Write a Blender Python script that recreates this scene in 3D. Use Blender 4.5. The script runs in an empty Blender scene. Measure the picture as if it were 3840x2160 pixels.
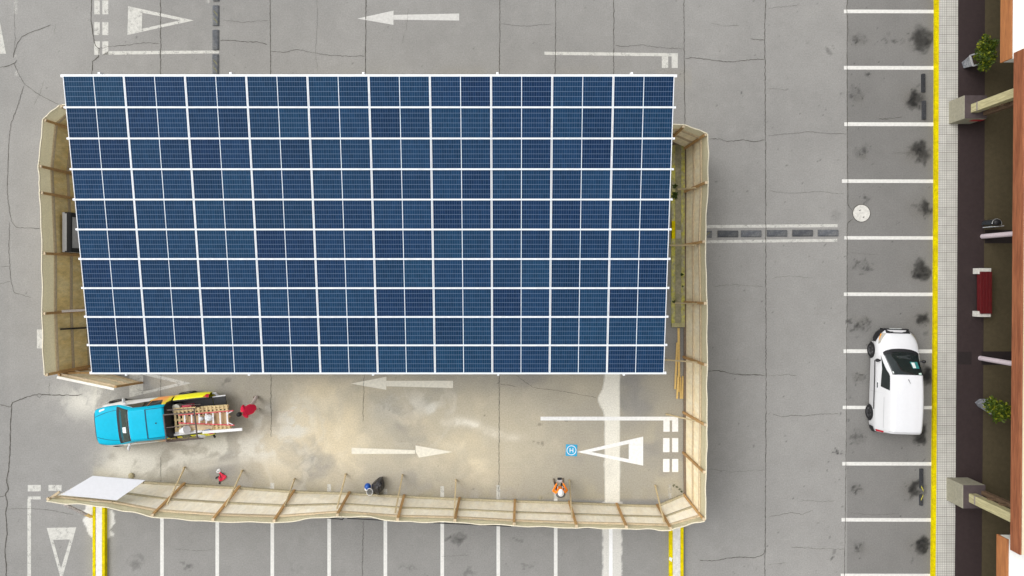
import bpy, bmesh, math, random
import numpy as np
from mathutils import Vector, Matrix
R = math.radians
random.seed(7)
scene = bpy.context.scene
COL = scene.collection
H = 32.0                       # height of the camera above the car park
PPM = 57.0                     # survey units per metre on the ground
U0, V0 = 1285.0, 700.0         # survey point straight below the camera

def W(u, v, z=0.0):
    """survey units (as measured on the aerial picture) + real height -> world point"""
    k = (H - z) / H / PPM
    return Vector(((u - U0) * k, (V0 - v) * k, z))

# ------------------------------------------------------------------ materials
MATS = {}
def nd(nt, t, **kw):
    n = nt.nodes.new(t)
    for k, v in kw.items(): setattr(n, k, v)
    return n
def mth(nt, op, a, b=None, c=None):
    n = nt.nodes.new('ShaderNodeMath'); n.operation = op
    for i, x in enumerate((a, b, c)):
        if x is None: continue
        if isinstance(x, (int, float)): n.inputs[i].default_value = x
        else: nt.links.new(x, n.inputs[i])
    return n.outputs[0]
def mixc(nt, f, a, b):
    n = nt.nodes.new('ShaderNodeMix'); n.data_type = 'RGBA'
    for s, x in ((n.inputs[0], f), (n.inputs[6], a), (n.inputs[7], b)):
        if isinstance(x, (int, float)): s.default_value = x
        elif isinstance(x, tuple): s.default_value = (*x[:3], 1)
        else: nt.links.new(x, s)
    return n.outputs[2]
def scalec(nt, c, f):
    n = nt.nodes.new('ShaderNodeVectorMath'); n.operation = 'SCALE'
    if isinstance(c, tuple): n.inputs[0].default_value = c[:3]
    else: nt.links.new(c, n.inputs[0])
    nt.links.new(f, n.inputs['Scale'])
    return n.outputs[0]
def newmat(name):
    m = bpy.data.materials.new(name); m.use_nodes = True
    nt = m.node_tree
    return m, nt, nt.nodes['Principled BSDF']
def coords(nt, stretch=(1, 1, 1)):
    tc = nd(nt, 'ShaderNodeTexCoord'); mp = nd(nt, 'ShaderNodeMapping')
    mp.inputs['Scale'].default_value = stretch
    nt.links.new(tc.outputs['Object'], mp.inputs[0])
    return mp.outputs[0]
def noise(nt, vec, scale, detail=5, rough=.6):
    n = nd(nt, 'ShaderNodeTexNoise')
    n.inputs['Scale'].default_value = scale; n.inputs['Detail'].default_value = detail; n.inputs['Roughness'].default_value = rough
    nt.links.new(vec, n.inputs['Vector'])
    return n.outputs['Fac']
def rng(nt, f, a, b, c, d):
    n = nd(nt, 'ShaderNodeMapRange')
    for i, x in enumerate((a, b, c, d)): n.inputs[i + 1].default_value = x
    nt.links.new(f, n.inputs[0]); return n.outputs[0]

def mat(name, col, rough=.7, var=.15, scale=6, spec=.3, metal=0, bump=0, stretch=(1, 1, 1), rnd=0, coat=0, col2=None, transl=0, fine=0):
    if name in MATS: return MATS[name]
    m, nt, b = newmat(name)
    vec = coords(nt, stretch)
    n = noise(nt, vec, scale)
    c = col
    if col2 is not None: c = mixc(nt, rng(nt, n, .4, .62, 0, 1), col, col2)
    n2 = noise(nt, vec, scale * 2.7, 3)
    f = rng(nt, n2, .3, .7, 1 - var, 1 + var)
    if fine:
        n3 = noise(nt, vec, 45, 2)
        f = mth(nt, 'MULTIPLY', f, rng(nt, n3, .3, .7, 1 - fine, 1 + fine))
    if rnd:
        oi = nd(nt, 'ShaderNodeObjectInfo')
        f = mth(nt, 'MULTIPLY', f, rng(nt, oi.outputs['Random'], 0, 1, 1 - rnd, 1 + rnd))
    nt.links.new(scalec(nt, c, f), b.inputs['Base Color'])
    b.inputs['Roughness'].default_value = rough
    b.inputs['Specular IOR Level'].default_value = spec
    b.inputs['Metallic'].default_value = metal
    b.inputs['Coat Weight'].default_value = coat
    if bump:
        bp = nd(nt, 'ShaderNodeBump'); bp.inputs['Strength'].default_value = bump; bp.inputs['Distance'].default_value = .02
        nt.links.new(n2, bp.inputs['Height']); nt.links.new(bp.outputs[0], b.inputs['Normal'])
    if transl:
        tr = nd(nt, 'ShaderNodeBsdfTranslucent'); mx = nd(nt, 'ShaderNodeMixShader'); mx.inputs[0].default_value = transl
        nt.links.new(scalec(nt, c, f), tr.inputs[0])
        out = nt.nodes['Material Output']
        nt.links.new(b.outputs[0], mx.inputs[1]); nt.links.new(tr.outputs[0], mx.inputs[2]); nt.links.new(mx.outputs[0], out.inputs[0])
    MATS[name] = m
    return m

def paint_mat(name, col, wear):
    """road paint; wear opens small holes down to the surface below"""
    m, nt, b = newmat(name)
    vec = coords(nt)
    n1 = noise(nt, vec, 3.0, 6, .7); n2 = noise(nt, vec, 26, 4, .7)
    s = mth(nt, 'ADD', mth(nt, 'MULTIPLY', n1, .55), mth(nt, 'MULTIPLY', n2, .45))
    f = rng(nt, noise(nt, vec, 9, 5), .3, .7, .88, 1.08)
    nt.links.new(scalec(nt, col, f), b.inputs['Base Color'])
    b.inputs['Roughness'].default_value = .75; b.inputs['Specular IOR Level'].default_value = .2
    tr = nd(nt, 'ShaderNodeBsdfTransparent'); mx = nd(nt, 'ShaderNodeMixShader')
    # alpha: 1 = paint
    a = rng(nt, s, .22 + wear * .22, .30 + wear * .34, 0, 1 - wear * .35)
    nt.links.new(a, mx.inputs[0]); nt.links.new(tr.outputs[0], mx.inputs[1]); nt.links.new(b.outputs[0], mx.inputs[2])
    nt.links.new(mx.outputs[0], nt.nodes['Material Output'].inputs[0])
    return m

PAINT_FRESH = paint_mat('fresh_white_paint', (.82, .82, .81), 0.0)
PAINT_GOOD = paint_mat('white_paint', (.74, .73, .69), .22)
PAINT_WORN = paint_mat('worn_white_paint', (.66, .65, .60), .55)
PAINT_CREAM = paint_mat('cream_dusty_paint', (.84, .80, .68), .26)
PAINT_ARROW = paint_mat('greyed_white_paint', (.62, .61, .58), .3)
PAINT_OLD = paint_mat('old_white_paint', (.60, .59, .55), .85)
M_YELLOW = mat('yellow_kerb_paint', (.68, .57, .0), .75, .18, 3, spec=.08, col2=(.58, .46, .004), fine=.16)
M_YELLOW_OLD = mat('faded_yellow_paint', (.50, .47, .10), .8, .25, 3, col2=(.36, .34, .22), fine=.2)
M_CONC = mat('concrete', (.40, .385, .33), .85, .15, 4, fine=.12)
M_CONC_PALE = mat('pale_concrete', (.60, .585, .54), .9, .15, 3, fine=.12)
M_CONC_OLIVE = mat('block_concrete', (.30, .285, .22), .85, .12, 3, fine=.1)
M_STEEL_WHITE = mat('white_coated_steel', (.86, .88, .9), .4, .04, 4, spec=.5)
M_ALU = mat('aluminium_frame', (.84, .87, .9), .35, .04, 4, spec=.5)
M_STEEL = mat('galvanised_steel', (.5, .5, .5), .45, .1, 5, metal=.6)
M_PLY = mat('plywood', (.87, .75, .50), .8, .1, 2.5, stretch=(1, 1, .35), rnd=.07, col2=(.90, .81, .60), fine=.07)
M_BATTEN = mat('batten_timber', (.56, .45, .30), .8, .15, 4, rnd=.12, fine=.08)
M_POST = mat('post_timber', (.45, .27, .11), .8, .18, 5, rnd=.18, fine=.1)
M_BRACE = mat('brace_timber', (.52, .42, .25), .8, .15, 5, rnd=.15, fine=.1)
M_MESH = mat('shade_mesh', (.66, .60, .40), .9, .1, 7, transl=.3, fine=.1)
M_CAP = mat('mesh_hem', (.72, .66, .50), .9, .1, 5)
M_RAILDARK = mat('weathered_rail', (.19, .145, .105), .85, .2, 5, fine=.15)
M_RAILGREY = mat('grey_rail', (.42, .37, .25), .85, .15, 5, rnd=.1, fine=.12)
M_RUBBER = mat('black_rubber', (.035, .036, .04), .7, .3, 6, rnd=.25, fine=.2)
M_HUMP = mat('dusty_grey_rubber', (.085, .09, .10), .85, .25, 4, rnd=.25, fine=.2, col2=(.115, .118, .12))
M_TYRE = mat('tyre_rubber', (.02, .02, .021), .8, .1, 10)
M_BLACK = mat('black_plastic', (.014, .014, .016), .5, .1, 6, spec=.4)
M_GLASS = mat('dark_glass', (.012, .018, .018), .06, .2, 2, spec=.6)
M_WHITE = mat('white_car_paint', (.70, .705, .72), .3, .015, 3, spec=.5, coat=.4)
M_BLUE = mat('blue_vinyl_wrap', (.0, .41, .60), .45, .04, 3, spec=.15)
M_FRESHWOOD = mat('new_pine', (.66, .46, .17), .75, .12, 6, rnd=.1, fine=.06)
M_PALLET = mat('pallet_wood', (.66, .52, .28), .8, .15, 6, rnd=.08, fine=.06)
M_WHITEPL = mat('white_plastic', (.78, .78, .78), .5, .05, 8)
M_SKIN = mat('skin', (.42, .25, .17), .6, .05, 10)
M_RED = mat('red_cloth', (.72, .015, .06), .8, .12, 12)
M_ORANGE = mat('orange_cloth', (.9, .24, .015), .8, .1, 12)
M_GREYCLOTH = mat('grey_cloth', (.13, .13, .125), .85, .12, 12)
M_TROUSER = mat('dusty_trousers', (.58, .49, .45), .9, .15, 10)
M_DARKCLOTH = mat('dark_trousers', (.03, .025, .025), .9, .15, 10)
M_BOOT = mat('boot_leather', (.16, .125, .09), .8, .2, 14)
M_HAIR = mat('black_hair', (.008, .007, .007), .6, .2, 30)
M_FASCIA = mat('fascia_wood', (.31, .112, .05), .6, .22, 2.2, stretch=(6, .35, 6), col2=(.21, .068, .03), fine=.06)
M_FASCIA2 = mat('fascia_wood_light', (.42, .17, .06), .6, .2, 2.2, stretch=(6, .35, 6), col2=(.33, .125, .045), fine=.06)
M_GLULAM = mat('old_column_timber', (.50, .46, .26), .8, .22, 2.2, stretch=(5, 5, .4), col2=(.40, .36, .2), fine=.08)
M_TIMBERDARK = mat('dark_timber', (.14, .09, .055), .8, .2, 4)
M_ROOFWHITE = mat('white_roof_membrane', (.80, .80, .77), .8, .04, 2)
M_ROOFCREAM = mat('cream_roof_edge', (.70, .62, .45), .8, .05, 2)
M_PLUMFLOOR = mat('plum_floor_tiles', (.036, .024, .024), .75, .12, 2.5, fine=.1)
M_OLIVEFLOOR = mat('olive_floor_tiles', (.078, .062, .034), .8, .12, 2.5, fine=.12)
M_DARKPATCH = mat('dark_floor_band', (.022, .016, .016), .8, .1, 3)
M_LILAC = mat('lilac_column_paint', (.60, .52, .56), .6, .06, 4, fine=.05)
M_BENCHRED = mat('red_bench_wood', (.10, .008, .010), .5, .25, 4, stretch=(6, .5, 2))
M_STONE = mat('bluish_stone', (.20, .21, .235), .7, .35, 5, col2=(.34, .35, .37), fine=.15)
M_SOIL = mat('soil', (.05, .035, .022), .95, .4, 20, bump=.5)
M_LEAF = mat('leaf', (.085, .125, .010), .55, .35, 9, transl=.25, rnd=.1)
M_LEAFD = mat('leaf_dark', (.04, .07, .008), .55, .35, 9, transl=.2)
M_LEAFY = mat('leaf_yellow', (.22, .24, .015), .5, .3, 9, transl=.25)
M_BARK = mat('bark', (.10, .07, .045), .9, .2, 12)
M_WALL = mat('building_render', (.35, .31, .26), .85, .08, 2)
M_REDPAINT = mat('red_paint', (.42, .01, .02), .5, .05, 6)

# ------------------------------------------------------------------ mesh builder
def wloc(o):
    p = Vector((0, 0, 0))
    while o is not None: p += o.location; o = o.parent
    return p
class MB:
    def __init__(s): s.v = []; s.f = []; s.m = []
    def add(s, vs, fs, mi=0):
        b = len(s.v); s.v += [tuple(x) for x in vs]; s.f += [tuple(i + b for i in f) for f in fs]; s.m += [mi] * len(fs); return s
    def hexa(s, p, mi=0):      # 8 points, 0-3 bottom ring, 4-7 top ring
        return s.add(p, [(3, 2, 1, 0), (4, 5, 6, 7), (0, 1, 5, 4), (1, 2, 6, 5), (2, 3, 7, 6), (3, 0, 4, 7)], mi)
    def box(s, c, d, rz=0, mi=0, top=1.0):
        x, y, z = d[0] / 2, d[1] / 2, d[2] / 2; ca, sa = math.cos(rz), math.sin(rz)
        p = []
        for dz, t in ((-z, 1), (z, top)):
            for sx, sy in ((-1, -1), (1, -1), (1, 1), (-1, 1)):
                X, Y = sx * x * t, sy * y * t
                p.append((c[0] + X * ca - Y * sa, c[1] + X * sa + Y * ca, c[2] + dz))
        return s.hexa(p, mi)
    def beam(s, p, q, w, h, up=(0, 0, 1), mi=0):
        p, q = Vector(p), Vector(q); d = (q - p).normalized(); a = d.cross(Vector(up))
        if a.length < 1e-4: a = d.cross(Vector((1, 0, 0)))
        a.normalize(); b = a.cross(d).normalized()
        ring = [a * w / 2 * i + b * h / 2 * j for i, j in ((-1, -1), (1, -1), (1, 1), (-1, 1))]
        return s.hexa([p + r for r in ring] + [q + r for r in ring], mi)
    def slab(s, quad, off, mi=0):
        off = Vector(off); q = [Vector(x) for x in quad]
        return s.hexa(q + [x + off for x in q], mi)
    def prism(s, pts, z0, z1, mi=0):
        n = len(pts); v = [(x, y, z0) for x, y in pts] + [(x, y, z1) for x, y in pts]
        f = [tuple(reversed(range(n))), tuple(range(n, 2 * n))] + [(i, (i + 1) % n, n + (i + 1) % n, n + i) for i in range(n)]
        return s.add(v, f, mi)
    def tube(s, pts, r, n=10, mi=0, caps=True):
        pts = [Vector(p) for p in pts]; rs = r if isinstance(r, (list, tuple)) else [r] * len(pts)
        v = []; ref = Vector((0.13, .21, 1)).normalized()
        for i, p in enumerate(pts):
            d = (pts[min(i + 1, len(pts) - 1)] - pts[max(i - 1, 0)]).normalized()
            a = d.cross(ref)
            if a.length < 1e-3: a = d.cross(Vector((1, 0, 0)))
            a.normalize(); b = d.cross(a)
            for k in range(n):
                t = 2 * math.pi * k / n; v.append(p + (a * math.cos(t) + b * math.sin(t)) * rs[i])
        f = [(i * n + k, i * n + (k + 1) % n, (i + 1) * n + (k + 1) % n, (i + 1) * n + k) for i in range(len(pts) - 1) for k in range(n)]
        if caps: f += [tuple(reversed(range(n))), tuple(range((len(pts) - 1) * n, len(pts) * n))]
        return s.add(v, f, mi)
    def sheet(s, pts, mi=0): return s.add(pts, [tuple(range(len(pts)))], mi)
    def ball(s, c, r, nu=12, nv=8, mi=0, zmin=-1.0):
        r = (r, r, r) if isinstance(r, (int, float)) else r
        v = []; 
        for j in range(nv + 1):
            t = math.asin(zmin) + (math.pi / 2 - math.asin(zmin)) * j / nv
            for k in range(nu):
                a = 2 * math.pi * k / nu
                v.append((c[0] + r[0] * math.cos(t) * math.cos(a), c[1] + r[1] * math.cos(t) * math.sin(a), c[2] + r[2] * math.sin(t)))
        f = [(j * nu + k, j * nu + (k + 1) % nu, (j + 1) * nu + (k + 1) % nu, (j + 1) * nu + k) for j in range(nv) for k in range(nu)]
        f.append(tuple(reversed(range(nu))))
        return s.add(v, f, mi)
    def grid(s, fn, nu, nv, mi=0):
        v = [fn(i / nu, j / nv) for j in range(nv + 1) for i in range(nu + 1)]
        f = [(j * (nu + 1) + i, j * (nu + 1) + i + 1, (j + 1) * (nu + 1) + i + 1, (j + 1) * (nu + 1) + i) for j in range(nv) for i in range(nu)]
        return s.add(v, f, mi)
    def build(s, name, mats, parent=None, world=True, smooth=False, bevel=0):
        me = bpy.data.meshes.new(name)
        o = bpy.data.objects.new(name, me); COL.objects.link(o)
        off = Vector((0, 0, 0))
        if parent is not None:
            o.parent = parent
            if world: off = wloc(parent)
        elif world:
            # origin at the base of the thing
            a = np.array(s.v); off = Vector((*(a.min(0)[:2] + a.max(0)[:2]) / 2, a[:, 2].min()))
            o.location = off
        me.from_pydata([(x - off.x, y - off.y, z - off.z) for x, y, z in s.v], [], s.f)
        if not isinstance(mats, (list, tuple)): mats = [mats]
        for m in mats: me.materials.append(m)
        me.polygons.foreach_set('material_index', s.m)
        bm = bmesh.new(); bm.from_mesh(me); bmesh.ops.recalc_face_normals(bm, faces=bm.faces); bm.to_mesh(me); bm.free()
        if smooth:
            me.polygons.foreach_set('use_smooth', [True] * len(me.polygons))
            if smooth != True: me.set_sharp_from_angle(angle=R(smooth))
        if bevel:
            b = o.modifiers.new('edge', 'BEVEL'); b.width = bevel; b.segments = 2; b.limit_method = 'ANGLE'
        me.update()
        return o
def tag(o, label=None, cat=None, group=None, kind=None):
    if label: o['label'] = label
    if cat: o['category'] = cat
    if group: o['group'] = group
    if kind: o['kind'] = kind
    return o
def thing(name, loc, label, cat, group=None, rz=0):
    o = bpy.data.objects.new(name, None); COL.objects.link(o)
    o.location = loc; o.rotation_euler = (0, 0, rz); o.empty_display_size = .3
    return tag(o, label, cat, group)
def dup(o, parent=None):
    kids = list(o.children)
    c = o.copy(); COL.objects.link(c)
    if parent: c.parent = parent
    for k in kids: dup(k, c)
    return c
# ================================================================== THE SETTING
# ------------------------------------------------------------------ ground, with its dust, oil and wear
def vnoise(x, y, scale, seed):
    rs = np.random.RandomState(seed); N = 256
    lat = rs.rand(N, N).astype(np.float32)
    a, b = x / scale + 1000, y / scale + 1000
    i, j = np.floor(a).astype(int), np.floor(b).astype(int)
    fa, fb = a - i, b - j
    fa = fa * fa * (3 - 2 * fa); fb = fb * fb * (3 - 2 * fb)
    g = lambda p, q: lat[p % N, q % N]
    return (g(i, j) * (1 - fa) + g(i + 1, j) * fa) * (1 - fb) + (g(i, j + 1) * (1 - fa) + g(i + 1, j + 1) * fa) * fb
def fbm(x, y, scale, seed, octs=4):
    s = 0; a = 1; t = 0
    for k in range(octs):
        s = s + a * vnoise(x, y, scale / 2 ** k, seed + k * 17); t += a; a *= .55
    return s / t
def sstep(a, b, x):
    t = np.clip((x - a) / (b - a), 0, 1); return t * t * (3 - 2 * t)

step = .06
xs = np.concatenate([[-400, -120, -50], np.arange(-23.6, 19.6, step), [30, 50, 120, 400]])
ys = np.concatenate([[-400, -120, -40], np.arange(-13.8, 12.9, step), [25, 50, 120, 400]])
X, Y = np.meshgrid(xs, ys)
U = (X * PPM + U0).astype(np.float32); V = (V0 - Y * PPM).astype(np.float32)
base = np.array([.258, .252, .239], np.float32)
A = np.ones(U.shape, np.float32)[..., None] * base
A *= (.90 + .2 * fbm(U, V, 300, 1))[..., None]
A *= (.94 + .12 * fbm(U, V, 40, 5))[..., None]
# slab to slab tone of the old concrete paving
joints = [-60, 24, 235, 404, 679, 920, 1256, 1397, 1544, 1722, 1926, 2131, 2500]
tones = [1.0, 1.03, 1.0, .99, 1.0, .985, .99, .97, .97, 1.02, 1.05, .74]
for a, b, t in zip(joints[:-1], joints[1:], tones):
    A[(U >= a) & (U < b)] *= t
A *= (1 + .07 * (fbm(U, V * .12, 46, 9) - .5) + .07 * (fbm(U, V, 12, 10, 3) - .5) + .10 * (fbm(U, V, 150, 12, 5) - .5))[..., None]
def blend(mask, col):
    global A
    m = np.clip(mask, 0, 1)[..., None]; A = A * (1 - m) + np.array(col, np.float32) * m
def gauss(u, v, ru, rv, rot=0):
    c, s = math.cos(rot), math.sin(rot); du, dv = U - u, V - v
    return np.exp(-(((du * c + dv * s) / ru) ** 2 + ((-du * s + dv * c) / rv) ** 2))
inside = sstep(228, 240, U) * sstep(1728, 1718, U) * sstep(860, 960, V) * sstep(1262, 1250, V)
# trodden earth inside the hoarding
WU = U + 46 * (fbm(U, V, 70, 81) - .5) + 12 * (fbm(U, V, 16, 83) - .5); WV = V + 46 * (fbm(U, V, 70, 85) - .5) + 12 * (fbm(U, V, 16, 87) - .5)
n1 = fbm(WU, WV, 130, 21, 6); n2 = fbm(WU, WV, 34, 31, 5)
earth = .8 * gauss(1010, 1075, 330, 115) + .65 * gauss(760, 1130, 130, 110) + .5 * gauss(1240, 1120, 160, 120) + .45 * gauss(880, 980, 220, 50) + .35 * gauss(1470, 960, 90, 60)
blend(np.clip(earth * sstep(.12, .62, n1) * 1.2, 0, .92) * inside, (.66, .57, .40))
blend(.45 * sstep(.42, .7, n2) * np.clip(earth * 1.2, 0, 1) * inside, (.74, .66, .50))
blend(.5 * sstep(.45, .6, fbm(U, V, 90, 40)) * inside * sstep(1500, 1600, V + U * .3), (.46, .41, .30))
blend(.62 * inside * sstep(.34, .6, fbm(WU, WV, 160, 44)), (.40, .37, .295))
edge = inside * np.exp(-np.abs(V - (1215 + (U - 365) * .045)) / 22)
blend(.55 * edge * sstep(.3, .6, n2), (.28, .245, .15))
# plaster dust
white = (.8 * gauss(655, 1035, 50, 42) + .85 * gauss(748, 1045, 34, 40) + .7 * gauss(735, 1085, 28, 12) + .75 * gauss(600, 1130, 150, 26, .1) + .55 * gauss(470, 1150, 130, 30, -.3)
         + .7 * gauss(330, 1165, 70, 40) + .45 * gauss(300, 985, 60, 70) + .5 * gauss(690, 1110, 60, 20) + .55 * gauss(210, 1010, 60, 40) + .4 * gauss(1040, 1015, 90, 30) + .5 * gauss(1085, 1030, 14, 18))
blend(np.clip(white * (.25 + 1.1 * sstep(.38, .62, n2)), 0, .8) * sstep(1224, 1205, V) * sstep(935, 965, V), (.64, .62, .55))
sm = np.exp(-((V - (1058 + (U - 1110) * .20 - 6 * np.sin(U / 30))) / 11) ** 2) * sstep(1100, 1125, U) * sstep(1345, 1240, U)
blend(.75 * sm * (.4 + .8 * sstep(.35, .6, n2)), (.76, .72, .62))
sm = np.exp(-((V - (1185 - (U - 440) * .16)) / 9) ** 2) * sstep(420, 480, U) * sstep(700, 560, U)
blend(.5 * sm, (.56, .53, .46))
# plaster spilled by the low yellow kerbs
d = np.abs(U - 251)
spn = fbm(WU, WV, 22, 111, 5); sp = sstep(43, 38, d + 44 * (spn - .5) + np.maximum(0, np.abs(V - 1306) - 14) * .55) * sstep(1256, 1262, V)
blend(.9 * sp * (.75 + .4 * spn), (.74, .73, .69))
blend(.3 * np.exp(-((d - 26) / 14) ** 2) * sstep(1260, 1300, V) * n1, (.42, .40, .34))
# pale strip where a trench was filled in
tl = 1521 - 16 * gauss(1505, 1005, 60, 26) + 5 * (fbm(U * 0, V, 16, 55) - .5); trr = 1559 + 4 * (fbm(U * 0 + 50, V, 22, 57) - .5)
tm = sstep(tl - 2, tl + 2, U) * sstep(trr + 2, trr - 2, U) * (V > 870) * (V < 1262)
blend(.95 * tm * (.85 + .25 * n2), (.74, .72, .64))
rough_l = 1519 - 6 * fbm(U * 0, V, 8, 61); rough_r = 1561 + 6 * fbm(U * 0, V, 8, 63)
tm = sstep(rough_l - 2, rough_l + 2, U) * sstep(rough_r + 2, rough_r - 2, U) * (V >= 1262)
blend(.95 * tm * (.85 + .25 * n2), (.60, .585, .54))
# dirt that collects under the canopy edge and along the kerb
blend(.3 * np.exp(-((V - 190) / 26) ** 2) * (U < 1740) * sstep(.35, .65, n1) * sstep(600, 1300, U), (.25, .23, .18))
blend(.4 * np.exp(-(2352 - U) / 16) * (U < 2352) * sstep(.3, .6, n1), (.17, .155, .125))
# oil stains in the parking bays
rs = np.random.RandomState(3)
D = np.ones(U.shape, np.float32)
SU = U + 34 * (fbm(U, V, 30, 93) - .5) + 8 * (fbm(U, V, 8, 95, 2) - .5); SV = V + 34 * (fbm(U, V, 30, 97) - .5) + 8 * (fbm(U, V, 8, 99, 2) - .5)
def spot(u, v, r, a, e=1.0):
    i0, i1 = np.searchsorted(xs, [(u - r * 2 - U0) / PPM, (u + r * 2 - U0) / PPM]); j0, j1 = np.searchsorted(ys, [(V0 - v - r * 2) / PPM, (V0 - v + r * 2) / PPM])
    if i1 <= i0 or j1 <= j0: return
    uu, vv = SU[j0:j1, i0:i1], SV[j0:j1, i0:i1]
    dd = np.sqrt((uu - u) ** 2 + ((vv - v) * e) ** 2) / r
    D[j0:j1, i0:i1] *= 1 - a * sstep(1.25, .6, dd)
def cluster(u, v, ru, rv, n, a, rmin=1.5, rmax=5, soft=0):
    for k in range(n):
        spot(rs.normal(u, ru), rs.normal(v, rv), rs.uniform(rmin, rmax), rs.uniform(.3, 1) * a, rs.uniform(.8, 1.3))
    if soft:
        global DS
        DS = DS * (1 - soft * sstep(.12, .75, np.exp(-(((SU - u) / (ru * 1.9)) ** 2 + ((SV - v) / (rv * 1.9)) ** 2)) * (.35 + 1.2 * fbm(SU, SV, 15, 91, 4))))
DS = np.ones(U.shape, np.float32)
for (u, v, s) in ((2318, 97, 1.25), (2305, 248, 1.0), (2312, 385, 1.15), (2328, 523, .9), (2322, 682, 1.0), (2318, 806, .75), (2332, 945, .8), (2316, 1092, 1.0), (2306, 1232, .85), (2322, 1375, .95)):
    cluster(u, v, 11 * s, 13 * s, int(26 * s), .38, 2, 8, .68)
for (u, v, s) in ((2158, 98, 1), (2150, 236, 1), (2172, 383, 1), (2172, 672, 1.1), (2168, 815, 1.2), (2163, 950, .9), (2150, 1232, .8), (2158, 1378, 1), (2155, 1097, .8), (2180, 505, .5)):
    cluster(u, v, 11 * s, 9 * s, 26, .42, 1.2, 4.2, .16)
cluster(2240, 100, 22, 6, 26, .4, 1.4, 5)
cluster(2180, 187, 2, 2, 4, .5, 4, 6); cluster(2150, 812, 6, 6, 7, .55, 4, 6)
cluster(2110, 1130, 7, 7, 34, .75, 1.2, 3.6); cluster(2060, 1128, 25, 8, 14, .5, 1, 2)
cluster(2105, 1402, 7, 7, 7, .4, 3, 5); cluster(2040, 538, 8, 7, 10, .3, 1, 2.5)
spot(2103, 541, 14, .13); spot(2083, 127, 7, .3, 1.2); spot(2078, 125, 4, .2)
for (u, v) in ((2312, 98), (2308, 246), (2312, 386), (2322, 524), (2316, 680), (2314, 805), (2322, 948), (2316, 1092), (2304, 1230), (2316, 1376)):
    k = rs.uniform(.7, 1.2); hm = np.clip(gauss(u - 6, v, 34 * k, 27 * k) * (.25 + 1.1 * fbm(SU, SV, 30, int(v), 5)), 0, 1)
    blend(.42 * hm, (.115, .104, .085))
    hm = gauss(2165 + rs.uniform(-10, 10), v, 26, 18) * sstep(.35, .7, fbm(SU, SV, 22, int(v) + 7, 5)); blend(.22 * hm, (.13, .12, .095))
# wet looking marks in the lower bays
for u, v, r in ((1160, 1351, 11), (1152, 1357, 9), (1143, 1357, 8), (1132, 1352, 6), (1126, 1356, 6), (1150, 1369, 7), (1157, 1361, 8), (1139, 1365, 5)): spot(u, v, r, .3)
spot(1290, 1356, 4, .25); spot(1302, 1361, 5, .25); spot(1309, 1361, 5, .25)
cluster(345, 1418, 14, 11, 26, .2, 3, 8); cluster(470, 1426, 9, 7, 18, .2, 3, 7); cluster(745, 1428, 12, 9, 18, .2, 2, 5); cluster(1030, 1430, 14, 7, 18, .18, 2, 5); cluster(1187, 1440, 7, 6, 12, .22, 3, 6); cluster(1330, 1425, 13, 8, 22, .2, 2, 5)
for u, v, r in ((1369, 1117, 4.5), (1355, 1122, 4.5), (1343, 1115, 4), (1345, 1122, 2.5), (1357, 1066, 5), (1425, 1063, 5)): spot(u, v, r, .38)
for u, v in ((566, 965), (574, 960), (578, 958)): spot(u, v, 5, .25)
for u, v in ((331, 1197), (1360, 1252)): blend(gauss(u, v, 6, 6), (.36, .32, .22))
for k in range(3600):
    spot(rs.uniform(-30, 2345), rs.uniform(-20, 1470), rs.uniform(.9, 1.7), rs.uniform(.15, .5))
for k in range(340):
    spot(rs.uniform(1780, 2340), rs.uniform(-20, 1470), rs.uniform(1.2, 2.6), rs.uniform(.2, .55))
A *= (D * DS)[..., None]
# faint tyre arcs in the dust
for (cu, cv, r, w_, a0) in ((420, 990, 50, 3, .3), (740, 1070, 70, 4, .35), (1020, 1040, 110, 5, .25), (1110, 1010, 34, 7, .5), (640, 1180, 130, 6, .3), (520, 1260, 170, 5, .3)):
    rr_ = np.sqrt((WU - cu) ** 2 + (WV - cv) ** 2); ang = np.arctan2(V - cv, U - cu)
    blend(a0 * np.exp(-((rr_ - r) / w_) ** 2) * sstep(-1.2, -.4, ang) * sstep(1.6, .6, ang) * inside, (.62, .58, .49))
# faint light scuffs
blend(.09 * sstep(.6, .78, fbm(WU, WV, 26, 71, 5)) * (U < 2125), (.40, .385, .36))
A = np.clip(A, .02, .85)

ny, nx = U.shape
vv = np.zeros((ny * nx, 3), np.float32); vv[:, 0] = X.ravel(); vv[:, 1] = Y.ravel()
ii = np.arange(ny * nx).reshape(ny, nx)
quads = np.stack([ii[:-1, :-1], ii[:-1, 1:], ii[1:, 1:], ii[1:, :-1]], -1).reshape(-1, 4)
me = bpy.data.meshes.new('ground')
me.vertices.add(len(vv)); me.vertices.foreach_set('co', vv.ravel())
me.loops.add(quads.size); me.loops.foreach_set('vertex_index', quads.ravel().astype(np.int32))
me.polygons.add(len(quads)); me.polygons.foreach_set('loop_start', np.arange(0, quads.size, 4, dtype=np.int32))
me.update(calc_edges=True)
ca = me.color_attributes.new('wear', 'FLOAT_COLOR', 'POINT')
rgba = np.ones((ny * nx, 4), np.float32); rgba[:, :3] = A.reshape(-1, 3); ca.data.foreach_set('color', rgba.ravel())
m, nt, b = newmat('worn_paving')
at = nd(nt, 'ShaderNodeAttribute', attribute_name='wear')
vec = coords(nt)
f = mth(nt, 'MULTIPLY', rng(nt, noise(nt, vec, 16, 4, .75), .28, .72, .83, 1.17), rng(nt, noise(nt, vec, 48, 2, .7), .25, .75, .80, 1.20))
nt.links.new(scalec(nt, at.outputs['Color'], f), b.inputs['Base Color'])
b.inputs['Roughness'].default_value = .85; b.inputs['Specular IOR Level'].default_value = .2
me.materials.append(m)
ground = bpy.data.objects.new('ground', me); COL.objects.link(ground)
tag(ground, 'grey worn car park paving with dusty and oily patches', 'ground', kind='structure')

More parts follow.
